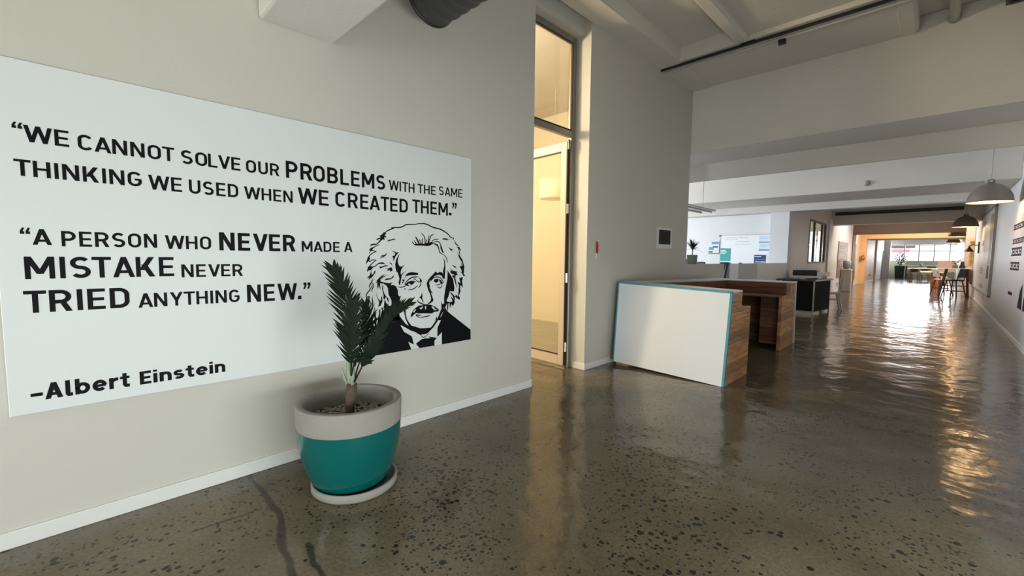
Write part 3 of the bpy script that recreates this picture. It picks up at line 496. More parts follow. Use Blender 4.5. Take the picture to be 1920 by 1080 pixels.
# window_3: internal window of the side room
w3 = setp(bpy.data.objects.new('window_3', None), kind='structure'); COL.objects.link(w3)
f = nb()
for y in (17.43, 18.3, 19.7, 20.37): box(f, -3.17, -3.11, y - 0.05, y + 0.05, 1.32, 2.80)
for z in (1.34, 2.78): box(f, -3.17, -3.11, 17.4, 20.4, z - 0.03, z + 0.03)
part('window_frame', f, mat('dark_frame', (0.06, 0.055, 0.05), 0.5), w3)
part('glass_pane', B(-3.15, -3.146, 17.4, 20.4, 1.32, 2.8), M_pane, w3)
# unseen windows that let the daylight in
for n, (a) in (('window_4', (-3.1, -1.0, -6.12, -6.08, 0.3, 2.0)), ('window_6', (-7, -3.9, 27.08, 27.12, 0.9, 2.9))):
    wx = setp(bpy.data.objects.new(n, None), kind='structure'); COL.objects.link(wx)
    f = nb(); x0, x1, y0, y1, z0, z1 = a
    k = 5
    for i in range(k + 1):
        x = x0 + (x1 - x0) * i / k; box(f, x - 0.03, x + 0.03, y0 - 0.02, y1 + 0.02, z0, z1)
    part('window_frame', f, M_grey, wx); part('glass_pane', B(x0, x1, y0 + 0.01, y0 + 0.016, z0, z1), M_pane, wx)
w5 = setp(bpy.data.objects.new('window_5', None), kind='structure'); COL.objects.link(w5)
f = nb()
for i in range(6): y = 8.2 + 6.6 * i / 5; box(f, -12.13, -12.07, y - 0.03, y + 0.03, 0.9, 3.5)
part('window_frame', f, M_grey, w5); part('glass_pane', B(-12.1, -12.094, 8.2, 14.8, 0.9, 3.5), M_pane, w5)
# door_2 far left
d2 = setp(bpy.data.objects.new('door_2', None), kind='structure'); COL.objects.link(d2)
part('door_leaf', B(-3.22, -3.16, 44.4, 45.9, 0, 2.2), mat('grey_door', (0.25, 0.24, 0.24), 0.5), d2)

# ------------------------------------------------------------------ quote poster
def strip(pts, w):
    """quads along polyline (2D) with constant width, mitred"""
    n = len(pts); out = []
    closed = (abs(pts[0][0] - pts[-1][0]) + abs(pts[0][1] - pts[-1][1])) < 1e-6
    L, R = [], []
    for i in range(n):
        a = pts[i - 1] if i > 0 else (pts[-2] if closed else None)
        b = pts[i + 1] if i < n - 1 else (pts[1] if closed else None)
        p = pts[i]
        d = []
        if a: d.append(Vector((p[0] - a[0], p[1] - a[1])).normalized())
        if b: d.append(Vector((b[0] - p[0], b[1] - p[1])).normalized())
        nrm = [Vector((-v.y, v.x)) for v in d]
        m = sum(nrm, Vector((0, 0)))
        m = m.normalized() if m.length > 1e-6 else nrm[0]
        k = 1.0 / max(0.4, m.dot(nrm[0]))
        ww = w[i] if isinstance(w, list) else w
        L.append((p[0] + m.x * ww / 2 * k, p[1] + m.y * ww / 2 * k)); R.append((p[0] - m.x * ww / 2 * k, p[1] - m.y * ww / 2 * k))
    for i in range(n - 1): out.append([R[i], R[i + 1], L[i + 1], L[i]])
    return out
def arcp(cx, cy, rx, ry, a0, a1, n=14):
    return [(cx + rx * cos(radians(a0 + (a1 - a0) * i / n)), cy + ry * sin(radians(a0 + (a1 - a0) * i / n))) for i in range(n + 1)]
def rect(x0, y0, x1, y1): return [(x0, y0), (x1, y0), (x1, y1), (x0, y1)]
def dg(x0, y0, x1, y1, h): return [(x0, y0), (x0 + h, y0), (x1 + h, y1), (x1, y1)]
def glyph(c, s):
    h = s / 2
    if c == 'I': return s, [rect(0, 0, s, 1)]
    if c == 'E': W = .56; return W, [rect(0, 0, s, 1), rect(s, 0, W, s * .92), rect(s, 1 - s * .92, W, 1), rect(s, .5 - s * .43, W * .93, .5 + s * .43)]
    if c == 'L': W = .53; return W, [rect(0, 0, s, 1), rect(s, 0, W, s * .92)]
    if c == 'T': W = .62; return W, [rect(W / 2 - h, 0, W / 2 + h, 1 - s * .92), rect(0, 1 - s * .92, W, 1)]
    if c == 'H': W = .66; return W, [rect(0, 0, s, 1), rect(W - s, 0, W, 1), rect(s, .5 - h * .9, W - s, .5 + h * .9)]
    if c == 'N': W = .68; d = s * 1.12; return W, [rect(0, 0, s, 1), rect(W - s, 0, W, 1), dg(W - d, 0, 0, 1, d)]
    if c == 'M': W = .84; d = s * 1.15; return W, [rect(0, 0, s, 1), rect(W - s, 0, W, 1), dg(W / 2 - d / 2, .22, 0, 1, d), dg(W / 2 - d / 2, .22, W - d, 1, d)]
    if c == 'A': W = .74; d = s * 1.08; return W, [dg(0, 0, W / 2 - d / 2, 1, d), dg(W - d, 0, W / 2 - d / 2, 1, d), rect(.17, .2, W - .17, .2 + s * .85)]
    if c == 'V': W = .72; d = s * 1.08; return W, [dg(W / 2 - d / 2, 0, 0, 1, d), dg(W / 2 - d / 2, 0, W - d, 1, d)]
    if c == 'W':
        W = 1.06; d = s * 1.05; q = W / 4
        return W, [dg(q + .02 - d / 2, 0, 0, 1, d), dg(q + .02 - d / 2, 0, W / 2 - d / 2, 1, d), dg(W - q - .02 - d / 2, 0, W / 2 - d / 2, 1, d), dg(W - q - .02 - d / 2, 0, W - d, 1, d)]
    if c == 'Y': W = .70; d = s * 1.12; return W, [rect(W / 2 - h, 0, W / 2 + h, .46), dg(W / 2 - d / 2, .40, 0, 1, d), dg(W / 2 - d / 2, .40, W - d, 1, d)]
    if c == 'K': W = .68; d = s * 1.3; return W, [rect(0, 0, s, 1), dg(W - d, 0, .18, .62, d), dg(s * .6, .34, W - d - .02, 1, d)]
    if c == 'O': W = .66; r = W / 2 - h; return W, strip([*arcp(W / 2, 1 - W / 2, r, r, 0, 180), *arcp(W / 2, W / 2, r, r, 180, 360), (W - h, 1 - W / 2)], s)
    if c == 'C': W = .64; r = W / 2 - h; return W, strip([*arcp(W / 2, 1 - W / 2, r, r, 28, 180), *arcp(W / 2, W / 2, r, r, 180, 332)], s)
    if c == 'G': W = .66; r = W / 2 - h; return W, strip([*arcp(W / 2, 1 - W / 2, r, r, 28, 180), *arcp(W / 2, W / 2, r, r, 180, 360), (W - h, .46)], s) + [rect(W / 2, .40, W - h * .2, .40 + s * .85)]
    if c == 'U': W = .65; r = W / 2 - h; return W, strip([(h, 1), *arcp(W / 2, W / 2, r, r, 180, 360), (W - h, 1)], s)
    if c == 'D': W = .65; r = .26; return W, [rect(0, 0, s, 1)] + strip([(s * .5, 1 - h), (W - h - r, 1 - h), *arcp(W - h - r, 1 - h - r, r, r, 88, 0), *arcp(W - h - r, h + r, r, r, 0, -88), (W - h - r, h), (s * .5, h)], s)
    def bowl(W, y0, y1): 
        r = (y1 - y0) / 2
        return strip([(s * .5, y1), (W - h - r, y1), *arcp(W - h - r, y0 + r, r, r, 88, -88), (W - h - r, y0), (s * .5, y0)], s)
    if c == 'P': W = .62; return W, [rect(0, 0, s, 1)] + bowl(W, .44, 1 - h)
    if c == 'R': W = .66; d = s * 1.15; return W, [rect(0, 0, s, 1)] + bowl(W * .97, .46, 1 - h) + [dg(W - d, 0, .28, .46, d)]
    if c == 'B': W = .64; return W, [rect(0, 0, s, 1)] + bowl(W * .96, .52, 1 - h) + bowl(W, h, .52)
    if c == 'S':
        W = .62; ry = (.5 - h) / 2; rx = W / 2 - h
        return W, strip([*arcp(W / 2, 1 - h - ry, rx, ry, 35, 268, 18), *arcp(W / 2, h + ry, rx, ry, 88, -148, 18)], s)
    x = .74
    if c == 'l': W = s + .1; return W, strip([(h, 1.0), (h, .16), (h + .05, h * .9), (s + .1, h * .9)], s)
    if c == 'i': return s, [rect(0, 0, s, x), rect(0, x + .1, s, 1.0)]
    if c == 'b': W = .66; r = W / 2 - h; return W, [rect(0, 0, s, 1.0)] + strip([*arcp(W / 2, x / 2, r, x / 2 - h, 0, 360, 24)], s)
    if c == 'e': W = .66; r = W / 2 - h; return W, strip(arcp(W / 2, x / 2, r, x / 2 - h, 0, 318, 22), s) + [rect(h, x / 2 - s * .38, W - h * .4, x / 2 + s * .38)]
    if c == 'r': W = .44; return W, [rect(0, 0, s, x)] + strip([*arcp(W - .02, x - .36, W - .02 - h, .36 - h, 178, 92, 8), (W, x - h)], s)
    if c == 't': W = .44; return W, [rect(-.02, x - s * .8, W, x)] + strip([(.1 + h, .95), (.1 + h, .2), (.1 + h + .06, h), (W, h)], s)
    if c == 'n': W = .62; r = W / 2 - h; return W, [rect(0, 0, s, x)] + strip([*arcp(W / 2, x - h - r, r, r, 170, 0, 12), (W - h, 0)], s)
    if c == 's':
        W = .56; ry = (x / 2 - h) / 2; rx = W / 2 - h * .9
        return W, strip([*arcp(W / 2, x - h - ry, rx, ry, 35, 268, 14), *arcp(W / 2, h + ry, rx, ry, 88, -148, 14)], s * .93)
    if c == '.' or c == '-': return 1.0, [rect(0, 0, 1, 1)]
    q = [(0, 0), (.42, 0), (.42, .42), (.27, .42), (.46, 1), (.22, 1), (0, .45)]
    if c == '\u201c': return 1.0, [q, [(a + .54, b) for a, b in q]]
    if c == '\u201d': q2 = [(1 - a, 1 - b) for a, b in q]; return 1.0, [q2, [(a - .54, b) for a, b in q2]]
    return .3, []
KERN = {k: v for v, ks in ((.09, 'CA OA RO OL LV LT VE'.split()), (.10, 'TA ST AT AK YT AN WA'.split()), (.07, 'WE WI WH OT TE AD EA AM MA TH TR AL'.split())) for k in ks}
def word(text, s):
    x = 0; polys = []
    for i, c in enumerate(text):
        W, ps = glyph(c, s)
        polys += [[(a + x, b) for a, b in p] for p in ps]
        x += W
        if i < len(text) - 1: x += (.14 if s < .2 else .10) - KERN.get(c + text[i + 1], 0)
    return x, polys
def flat(bm, polys, f):
    for i, p in enumerate(polys):
        q = [Vector(f(a, b)) for a, b in p]
        for v in q: v.x += 0.000012 * (i % 12)
        try: fc = bm.faces.new([bm.verts.new(v) for v in q])
        except Exception: continue
        fc.normal_update()
        if fc.normal.x < 0: fc.normal_flip()
PF = -3.125
qp = thing('quote_poster', 'large white wall poster with black quotations and portrait of a white-haired man', 'poster', (PF - 0.01, 1.17, 0.65))
part('panel', B(XL + 0.001, PF, -0.262, 2.613, 0.652, 2.351, 0.003), M_print, qp)
t_ = nb()
for text, u0, u1, zb, zt, wgt in WORDS:
    W, ps = word(text, wgt)
    flat(t_, ps, lambda a, b: (PF + 0.0008, u0 + (u1 - u0) * a / W, zb + (zt - zb) * b))
part('lettering', t_, M_ink, qp)
def clampz(p): return [(min(a, 2.611), max(b, 0.654)) for a, b in p]
t_ = nb(); flat(t_, [clampz(p) for p in PORTRAIT_FILL], lambda a, b: (PF + 0.0010, a, b))
for wd, pl in PORTRAIT_STROKE:
    # resample smooth
    pts = []
    n = len(pl)
    for i in range(n - 1):
        p0 = pl[max(i - 1, 0)]; p1 = pl[i]; p2 = pl[i + 1]; p3 = pl[min(i + 2, n - 1)]
        for k in range(5):
            t = k / 5
            pts.append(tuple(0.5 * (2 * p1[j] + (p2[j] - p0[j]) * t + (2 * p0[j] - 5 * p1[j] + 4 * p2[j] - p3[j]) * t * t + (3 * p1[j] - p0[j] - 3 * p2[j] + p3[j]) * t ** 3) for j in (0, 1)))
    pts.append(tuple(pl[-1])); m = len(pts)
    ws = [wd * 1.22 * (0.45 + 0.75 * sin(pi * (i + .5) / m) ** 0.6) for i in range(m)]
    flat(t_, strip(pts, ws), lambda a, b: (PF + 0.0012, a, b))
pr = part('portrait_drawing', t_, M_ink, qp)
t_ = nb(); flat(t_, [clampz(p) for p in PORTRAIT_WHITE], lambda a, b: (PF + 0.0016, a, b))
part('portrait_print', t_, M_print, pr)

# ------------------------------------------------------------------ potted palm
pc = Vector((-2.574, 1.167, 0)); sc_ = Vector((-2.556, 1.184, 0))
M_conc = mat('raw_concrete', (0.27, 0.255, 0.225), 0.8, var=0.16, vscale=9, bump=0.15, bscale=50)
M_teal = mat('teal_glaze', (0.0, 0.098, 0.092), 0.25, var=0.05, vscale=4, coat=0.3)
sau = nb(); lathe(sau, [(0, 0.0), (0.245, 0.0), (0.257, 0.012), (0.257, 0.05), (0.250, 0.056), (0.240, 0.052), (0.236, 0.026), (0.0, 0.024)], 64, sc_)
so = setp(obj('plant_saucer', sau, M_conc, smooth=False), 'round concrete saucer on the floor under the teal plant pot', 'saucer')
for f_ in so.data.polygons: f_.use_smooth = True
pm = thing('potted_palm', 'small palm in a tall teal and bare concrete pot in front of the quote poster', 'plant', (pc.x, pc.y, 0.025))
def prof_r(z):
    P = [(0.025, 0.198), (0.06, 0.226), (0.12, 0.256), (0.2, 0.280), (0.3, 0.301), (0.414, 0.3105), (0.5, 0.3135), (0.552, 0.3135)]
    for (a, ra), (b, rb) in zip(P, P[1:]):
        if z <= b: return ra + (rb - ra) * (z - a) / (b - a)
    return P[-1][1]
zs = [0.025 + (0.414 - 0.025) * i / 16 for i in range(17)]
pot = nb(); lathe(pot, [(0, 0.025)] + [(prof_r(z), z) for z in zs], 72, pc)
part('pot', pot, M_teal, pm, smooth=True, label='glossy teal lower pot')
rim = nb()
pr_ = [(prof_r(0.414) - 0.001, 0.414)] + [(prof_r(z), z) for z in (0.42, 0.46, 0.5, 0.54)] + [(0.3115, 0.549), (0.308, 0.552), (0.278, 0.552), (0.273, 0.548), (0.268, 0.53), (0.262, 0.44), (0.255, 0.40), (0, 0.40)]
lathe(rim, pr_, 72, pc); part('pot_rim', rim, M_conc, pm, smooth=True, label='bare concrete rim band')
pb = nb(); rnd = random.Random(3)
for i in range(560):
    a = rnd.uniform(0, 2 * pi); r = 0.25 * math.sqrt(rnd.random())
    s = rnd.uniform(0.007, 0.013)
    ball(pb, (pc.x + r * cos(a), pc.y + r * sin(a), 0.437 + rnd.uniform(-0.004, 0.006)), s, (rnd.uniform(.8, 1.4), rnd.uniform(.8, 1.4), .7), 1)
part('soil', lathe(nb(), [(0.256, 0.434), (0, 0.436)], 48, pc), mat('dark_soil', (0.03, 0.022, 0.016), 0.9), pm)
part('pebbles', pb, mat('pale_pebbles', (0.30, 0.265, 0.22), 0.8, var=0.45, vscale=30), pm, kind='stuff')
TB = Vector((-2.506, 1.133, 0.478))
def F(x, y, c=0.0):
    return TB + RX * ((520 + x / 2.25 - 655.6) / 306) + UY * ((775.6 - 480 - y / 2.25) / 306) + BZ * c
M_trunk = mat('palm_trunk', (0.075, 0.05, 0.035), 0.8, var=0.3, vscale=25, bump=0.5, bscale=60)
M_stem = mat('palm_sheath', (0.26, 0.31, 0.22), 0.55, var=0.2, vscale=18)
M_frond = mat('palm_leaf', (0.0055, 0.012, 0.0055), 0.55, var=0.45, vscale=14, spec=0.12)
M_spear = mat('young_palm_leaf', (0.07, 0.15, 0.06), 0.45, var=0.2)
part('trunk', tube(nb(), [F(307, 690), F(307, 650), F(306, 610), F(312, 570), F(316, 535)], [0.028, 0.026, 0.029, 0.036, 0.027], 14), M_trunk, pm, smooth=True)
st = nb()
tube(st, [F(313, 545), F(306, 500), F(302, 450), F(300, 410)], [0.024, 0.022, 0.017, 0.009], 10)
tube(st, [F(318, 545, .012), F(322, 500, .016), F(320, 450, .02), F(322, 400, .02)], [0.016, 0.014, 0.011, 0.006], 8)
tube(st, [F(300, 545, .005), F(285, 515, .01), F(277, 480, .012), F(277, 462, .012)], [0.007, 0.009, 0.006, 0.001], 6)
part('sheath', st, M_stem, pm, smooth=True, label='pale green leaf sheaths')
def frond(spine, nl, Ll, Lr, width, t0, sweep, name='frond', m=None, droop=0.0, nrm=None, seed=0):
    rn = random.Random(seed); b = nb()
    pts = []
    n = len(spine)
    for i in range(n - 1):
        p0 = spine[max(i - 1, 0)]; p1 = spine[i]; p2 = spine[i + 1]; p3 = spine[min(i + 2, n - 1)]
        for k in range(12):
            t = k / 12
            pts.append(0.5 * (2 * p1 + (p2 - p0) * t + (2 * p0 - 5 * p1 + 4 * p2 - p3) * t * t + (3 * p1 - p0 - 3 * p2 + p3) * t ** 3))
    pts.append(spine[-1]); m_ = len(pts)
    tube(b, pts, [0.0055 * (1 - 0.8 * i / m_) for i in range(m_)], 6)
    nrm = (nrm or BZ).normalized()
    for i in range(nl):
        t = t0 + (1 - t0) * (i + 0.5) / nl
        idx = t * (m_ - 1); i0 = min(int(idx), m_ - 2); p = pts[i0].lerp(pts[i0 + 1], idx - i0)
        tan = (pts[i0 + 1] - pts[i0]).normalized(); side = tan.cross(nrm).normalized()   # right-hand side in view
        u = (t - t0) / (1 - t0)
        prof = min(1.0, 0.55 + 1.6 * u) * (1 - 0.55 * u ** 2.5)
        for sg, L0 in ((1, Lr), (-1, Ll)):
            if L0 <= 0: continue
            L = L0 * prof * rn.uniform(0.88, 1.08); a = radians(sweep - 22 * u + rn.uniform(-5, 5))
            d = (side * sg * sin(a) + tan * cos(a)).normalized()
            fold = nrm * (0.25 + rn.uniform(-.15, .15))
            d = (d + fold * 0.5).normalized()
            wv = d.cross(nrm).normalized() * width * 0.5
            pr2 = None
            for k in range(5):
                s = k / 4; c = p + d * L * s + Vector((0, 0, -droop * L * s * s)) - nrm * 0.10 * L * s * s
                ww = wv * (0.55, 1.0, 0.95, 0.6, 0.05)[k]
                row = (b.verts.new(c - ww), b.verts.new(c + nrm * 0.0015), b.verts.new(c + ww))
                if pr2:
                    b.faces.new((pr2[0], pr2[1], row[1], row[0])); b.faces.new((pr2[1], pr2[2], row[2], row[1]))
                pr2 = row
    return part(name, b, m or M_frond, pm, smooth=True)
frond([F(302, 470, -.01), F(298, 330, -.02), F(282, 200, -.03), F(258, 110, -.03), F(233, 52, -.02)], 24, 0.175, 0.135, 0.0165, 0.14, 44, seed=1, nrm=BZ + RX * 0.15)
frond([F(316, 500, .02), F(326, 400, .05), F(330, 300, .06), F(334, 195, .05)], 26, 0.165, 0.16, 0.015, 0.18, 50, seed=2, nrm=BZ - RX * 0.1)
frond([F(326, 520, .0), F(350, 440, -.0), F(410, 315, -.02), F(480, 240, -.03), F(552, 200, -.04)], 26, 0.125, 0.11, 0.013, 0.22, 42, seed=3, nrm=BZ + UY * 0.25)
frond([F(330, 528, .02), F(372, 455, .05), F(418, 370, .06), F(468, 262, .05)], 24, 0.11, 0.12, 0.012, 0.30, 38, seed=4, nrm=BZ + RX * 0.35)
frond([F(318, 470, -.03), F(340, 380, -.06), F(360, 300, -.08), F(352, 205, -.08)], 18, 0.11, 0.13, 0.014, 0.3, 45, seed=5, nrm=BZ - UY * 0.1)
frond([F(320, 500, .03), F(345, 440, .07), F(380, 425, .10), F(415, 432, .11)], 12, 0.06, 0.05, 0.007, 0.35, 45, seed=6)
sp = nb(); tube(sp, [F(300, 330, .03), F(300, 250, .035), F(305, 200, .035), F(297, 160, .03)], [0.004, 0.016, 0.013, 0.001], 8)
part('young_leaf', sp, M_spear, pm, smooth=True, label='folded light green young leaf')

# ------------------------------------------------------------------ reception counter
rc = thing('reception_counter', 'U-shaped wooden reception counter with leaning white front and blue edging', 'counter', (-2.3, 6.8, 0))
def quadpanel(bm, p, thick):
    """p: four points (bl, br, tr, tl); extrude back along +y"""
    a = [bm.verts.new(v) for v in p]; b = [bm.verts.new((v[0], v[1] + thick, v[2])) for v in p]
    bm.faces.new(a); bm.faces.new(b[::-1])
    for i in range(4): bm.faces.new([a[i], b[i], b[(i + 1) % 4], a[(i + 1) % 4]])
    bmesh.ops.recalc_face_normals(bm, faces=bm.faces[:]); return bm
BL = Vector((-3.052, 5.05, 0.048)); BR = Vector((-1.625, 5.05, 0.002)); TR = Vector((-1.622, 5.195, 1.077)); TL = Vector((-3.085, 5.195, 1.122))
def lp(u, v, off=0.0):
    p = BL.lerp(BR, u).lerp(TL.lerp(TR, u), v); return (p.x, p.y + off, p.z)
part('front_panel', quadpanel(nb(), [lp(0.012, 0), lp(0.986, 0), lp(0.986, 0.985), lp(0.012, 0.985)], 0.02), M_white, rc)
ed = nb()
for a in ((0, 0.012, 0, 1), (0.982, 1, 0, 1), (0, 1, 0.978, 1)):
    quadpanel(ed, [lp(a[0], a[2], -.004), lp(a[1], a[2], -.004), lp(a[1], a[3], -.004), lp(a[0], a[3], -.004)], 0.026)
part('edging', ed, M_blue, rc, label='teal blue edging strip')
# stepped end panel of the front arm
part('end_panel', prism(nb(), [(5.098, 0.002), (5.86, 0.002), (5.885, 0.862), (5.535, 0.875), (5.545, 1.058), (5.222, 1.058)], -1.66, -1.622, 'x'), M_plankY, rc)
part('end_panel', prism(nb(), [(5.1, 0.06), (5.86, 0.06), (5.86, 0.862), (5.535, 0.875), (5.545, 1.11), (5.222, 1.11)], -3.06, -3.02, 'x'), M_plankY, rc)
tp = nb()
prism(tp, [(-3.085, 5.205), (-1.622, 5.205), (-1.622, 5.545), (-2.86, 5.545), (-2.66, 8.2), (-1.655, 8.2), (-1.655, 8.52), (-2.98, 8.52)], 0, 0.018)
for v in tp.verts: v.co.z += 1.058 + (0.045 * max(0, (-1.622 - v.co.x)) / 1.46 if v.co.y < 5.6 else 0.0)
part('transaction_top', tp, M_white, rc, label='white top strip')
hi = nb()   # upper hutch fronts (inside faces)
box(hi, -2.86, -1.66, 5.515, 5.54, 0.87, 1.058)
a0, a1 = (-2.855, 5.545), (-2.655, 8.2)
prism(hi, [a0, a1, (a1[0] - 0.022, a1[1]), (a0[0] - 0.022, a0[1])], 0.86, 1.058)
box(hi, -2.66, -1.69, 8.2, 8.225, 0.86, 1.058)
part('hutch', hi, M_dkwood, rc)
wt = nb(); box(wt, -3.02, -1.66, 5.25, 5.88, 0.84, 0.862, 0.002); prism(wt, [(-3.0, 5.88), (-2.42, 5.88), (-2.3, 7.74), (-2.85, 8.2)], 0.84, 0.862); box(wt, -2.62, -1.70, 7.74, 8.2, 0.84, 0.862, 0.002)
part('worktop', wt, M_plankX, rc)
part('end_panel', prism(nb(), [(7.72, 0.0), (8.57, 0.0), (8.50, 1.058), (8.19, 1.058), (8.17, 0.868), (7.74, 0.855)], -1.735, -1.69, 'x'), M_plankY, rc)
bk = nb(); box(bk, -2.85, -1.735, 8.44, 8.47, 0, 0.84); prism(bk, [(-3.02, 5.3), (-2.88, 8.45), (-2.91, 8.45), (-3.05, 5.3)], 0, 0.84)
box(bk, -2.05, -1.735, 7.98, 8.0, 0.05, 0.84)
part('back_panel', bk, M_plankX, rc)
part('far_panel', prism(nb(), [(8.575, 0.01), (8.60, 0.01), (8.535, 1.06), (8.51, 1.06)], -2.95, -1.665, 'x'), M_white, rc, label='white outer panel')
part('foot_block', B(-3.03, -2.86, 5.10, 5.22, 0, 0.05), M_ply, rc)

# ------------------------------------------------------------------ things on the left wall
t = thing('key_lanyard', 'short red strap with a metal key hung on the wall beside the glass door', 'key', (XL, 4.735, 1.42))
b = nb(); tube(b, [(XL + .012, 4.735, 1.655), (XL + .014, 4.722, 1.60), (XL + .014, 4.715, 1.54), (XL + .014, 4.735, 1.50), (XL + .014, 4.752, 1.54), (XL + .014, 4.745, 1.60), (XL + .012, 4.737, 1.655)], 0.009, 6)
part('strap', b, mat('red_cord', (0.42, 0.03, 0.02), 0.6), t)
part('key', B(XL + .004, XL + .012, 4.715, 4.755, 1.42, 1.50, 0.003), M_steel, t)
part('hook', tube(nb(), [(XL, 4.735, 1.655), (XL + .02, 4.735, 1.655), (XL + .022, 4.735, 1.67)], 0.004, 6), M_steel, t)
t = thing('notice_sheet', 'white sheet with a dark photograph taped to the wall above the counter', 'picture', (XL, 6.67, 1.6))
part('paper', B(XL, XL + .003, 6.40, 6.94, 1.60, 1.93), M_print, t)
M_photo = mat('dark_photo', (0.03, 0.027, 0.027), 0.7, var=0.8, vscale=7, spec=0.15)
part('photo', B(XL + .003, XL + .004, 6.47, 6.88, 1.665, 1.895), M_photo, t)

# ------------------------------------------------------------------ duct, rail, ceiling pieces
b = nb(); R0 = 0.205; cz = 3.425; cy_ = 2.0
prof = []
x = -2.87; n = 34
for i in range(n * 4 + 1):
    prof.append((x + i * 0.0285, R0 + 0.008 * sin(2 * pi * i / 4)))
rings = []
for px, r in prof: rings.append([b.verts.new((px, cy_ + r * cos(2 * pi * k / 40), cz + r * sin(2 * pi * k / 40))) for k in range(40)])
for a, c in zip(rings, rings[1:]):
    for k in range(40): b.faces.new([a[k], a[(k + 1) % 40], c[(k + 1) % 40], c[k]])
b.faces.new(rings[0]); b.faces.new(rings[-1][::-1])
bmesh.ops.recalc_face_normals(b, faces=b.faces[:])
t = thing('ventilation_duct', 'dark grey ribbed round duct end under the ceiling above the quote poster', 'duct', (-2.87, 2.0, 3.2))
part('pipe', b, M_dkgrey, t, smooth=True)
for x in (-2.4, 0.2): part('hanger', tube(nb(), [(x, 2.0, 3.63), (x, 2.0, 4.5)], 0.006, 6), M_steel, t)
part('end_ring', tube(nb(), [(-2.872, cy_ + 0.207 * cos(2 * pi * k / 40), cz + 0.207 * sin(2 * pi * k / 40)) for k in range(41)], 0.012, 6), M_black, t)
t = thing('lighting_track', 'thin black lighting track running across the ceiling', 'track', (-1.0, 6.36, 4.27))
part('rail', B(XL + .002, XR - .01, 6.345, 6.38, 4.262, 4.29), M_black, t)
part('adapter', B(-2.03, -1.86, 6.335, 6.37, 4.29, 4.31), M_black, t)
t = thing('conduit', 'thin pale pipe running just behind the black ceiling track', 'pipe', (-1.0, 6.44, 4.25))
part('pipe', tube(nb(), [(XL + .03, 6.47, 4.262), (XR - .01, 6.47, 4.262)], 0.013, 8), mat('pale_pipe', (0.5, 0.48, 0.45), 0.5), t)
part('junction_box', B(-1.62, -1.54, 6.46, 6.52, 4.20, 4.26), M_black, t, label='small black box')
t = thing('ceiling_pipe', 'thick painted pipe along the ceiling meeting the big beam', 'pipe', (-0.025, 4.5, 4.3))
part('pipe', tube(nb(), [(-0.025, 1.37, 4.36), (-0.025, 7.56, 4.36)], 0.048, 14), M_ceil, t, smooth=True)
part('collar', tube(nb(), [(-0.025, 7.49, 4.36), (-0.025, 7.56, 4.36)], 0.06, 14), M_grey, t)
t = thing('ceiling_grille', 'dark square grille on the ceiling near the big beam', 'grille', (0.7, 6.9, 4.3))
part('frame', B(0.38, 1.0, 6.3, 7.54, 4.34, 4.5), M_brown, t)
b = nb()
for i in range(16): box(b, 0.41, 0.97, 6.35 + i * 0.073, 6.39 + i * 0.073, 4.325, 4.34)
part('slats', b, M_black, t)
t = thing('smoke_detector', 'small round grey detector on the face of the second beam', 'detector', (-1.24, 12.73, 3.18))
b = nb(); lathe(b, [(0, 0.045), (0.03, 0.042), (0.06, 0.02), (0.065, 0.0)], 20); xform(b, Matrix.Translation((-1.24, 12.73, 3.19)) @ Matrix.Rotation(radians(90), 4, 'X'))
part('body', b, M_grey, t, smooth=True)
t = thing('slot_vent', 'long black slot vent across the bulkhead', 'vent', (-1.2, 21.48, 3.2))
part('grille', B(-3.02, 0.55, 21.46, 21.5, 3.205, 3.325), M_black, t)
b = nb()
for i in range(24): box(b, -3.0 + i * 0.148, -2.99 + i * 0.148, 21.452, 21.46, 3.21, 3.32)
part('grille_slats', b, M_dkgrey, t)

# ------------------------------------------------------------------ pendant lamps
def pendant(loc):
    t = thing('pendant_lamp', 'large taupe dome pendant', 'lamp', loc)
    R = 0.315; H = 0.36
    pr = [(R * cos(radians(a)) if a < 88 else 0.03, H * sin(radians(a)) ** 1.05) for a in range(0, 84, 6)]
    outer = pr + [(0.055, H + 0.0), (0.055, H + 0.06), (0.018, H + 0.075), (0.0, H + 0.078)]
    part('lamp_shade', lathe(nb(), [(R + .004, -0.006), (R + .005, 0)] + outer, 48), M_shade, t, True, False)
    part('shade_lining', lathe(nb(), [(R + .004, -0.006)] + [(r * 0.975, z * 0.965) for r, z in pr] + [(0, H * 0.95)], 48), M_shadein, t, True, False, label='cream inside of the shade')
    part('lamp_bulb', ball(nb(), (0, 0, 0.11), 0.13, (1, 1, 0.9)), M_bulb, t, True, False)
    for k in range(3):
        a = k * 2.094 + 0.6
        part('knob', ball(nb(), (0.06 * cos(a), 0.06 * sin(a), H + 0.03), 0.016), M_chrome, t, True, False)
    part('cord', tube(nb(), [(0, 0, H + .07), (0, 0, 4.5 - loc[2])], 0.005, 6), M_grey, t, False, False)
    l = bpy.data.lights.new('pendant_light', 'POINT'); l.energy = LP; l.color = (1.0, 0.66, 0.33); l.shadow_soft_size = 0.08
    return t
LAMPS = [((0.645, 12.38, 2.58), 'nearest and largest of the taupe dome pendant lamps'), ((0.595, 20.9, 2.58), 'second dome pendant lamp along the hall, before the slot vent'),
         ((0.60, 29.2, 2.58), 'third dome pendant lamp along the hall, just past the brown portal'), ((0.66, 39.3, 2.58), 'farthest dome pendant lamp, near the end window')]
lt = pendant(LAMPS[0][0]); lt['label'] = LAMPS[0][1]; lt['group'] = 'dome pendant lamps along the hall'
for p, l in LAMPS[1:]: dup(lt, p, None, l)
for i, (p, l) in enumerate(LAMPS):
    d = bpy.data.lights.new('pendant_light', 'POINT'); d.energy = LP; d.color = (1.0, 0.62, 0.30); d.shadow_soft_size = 0.07
    o = bpy.data.objects.new('pendant_light', d); COL.objects.link(o); o.location = (p[0], p[1], p[2] + 0.02)

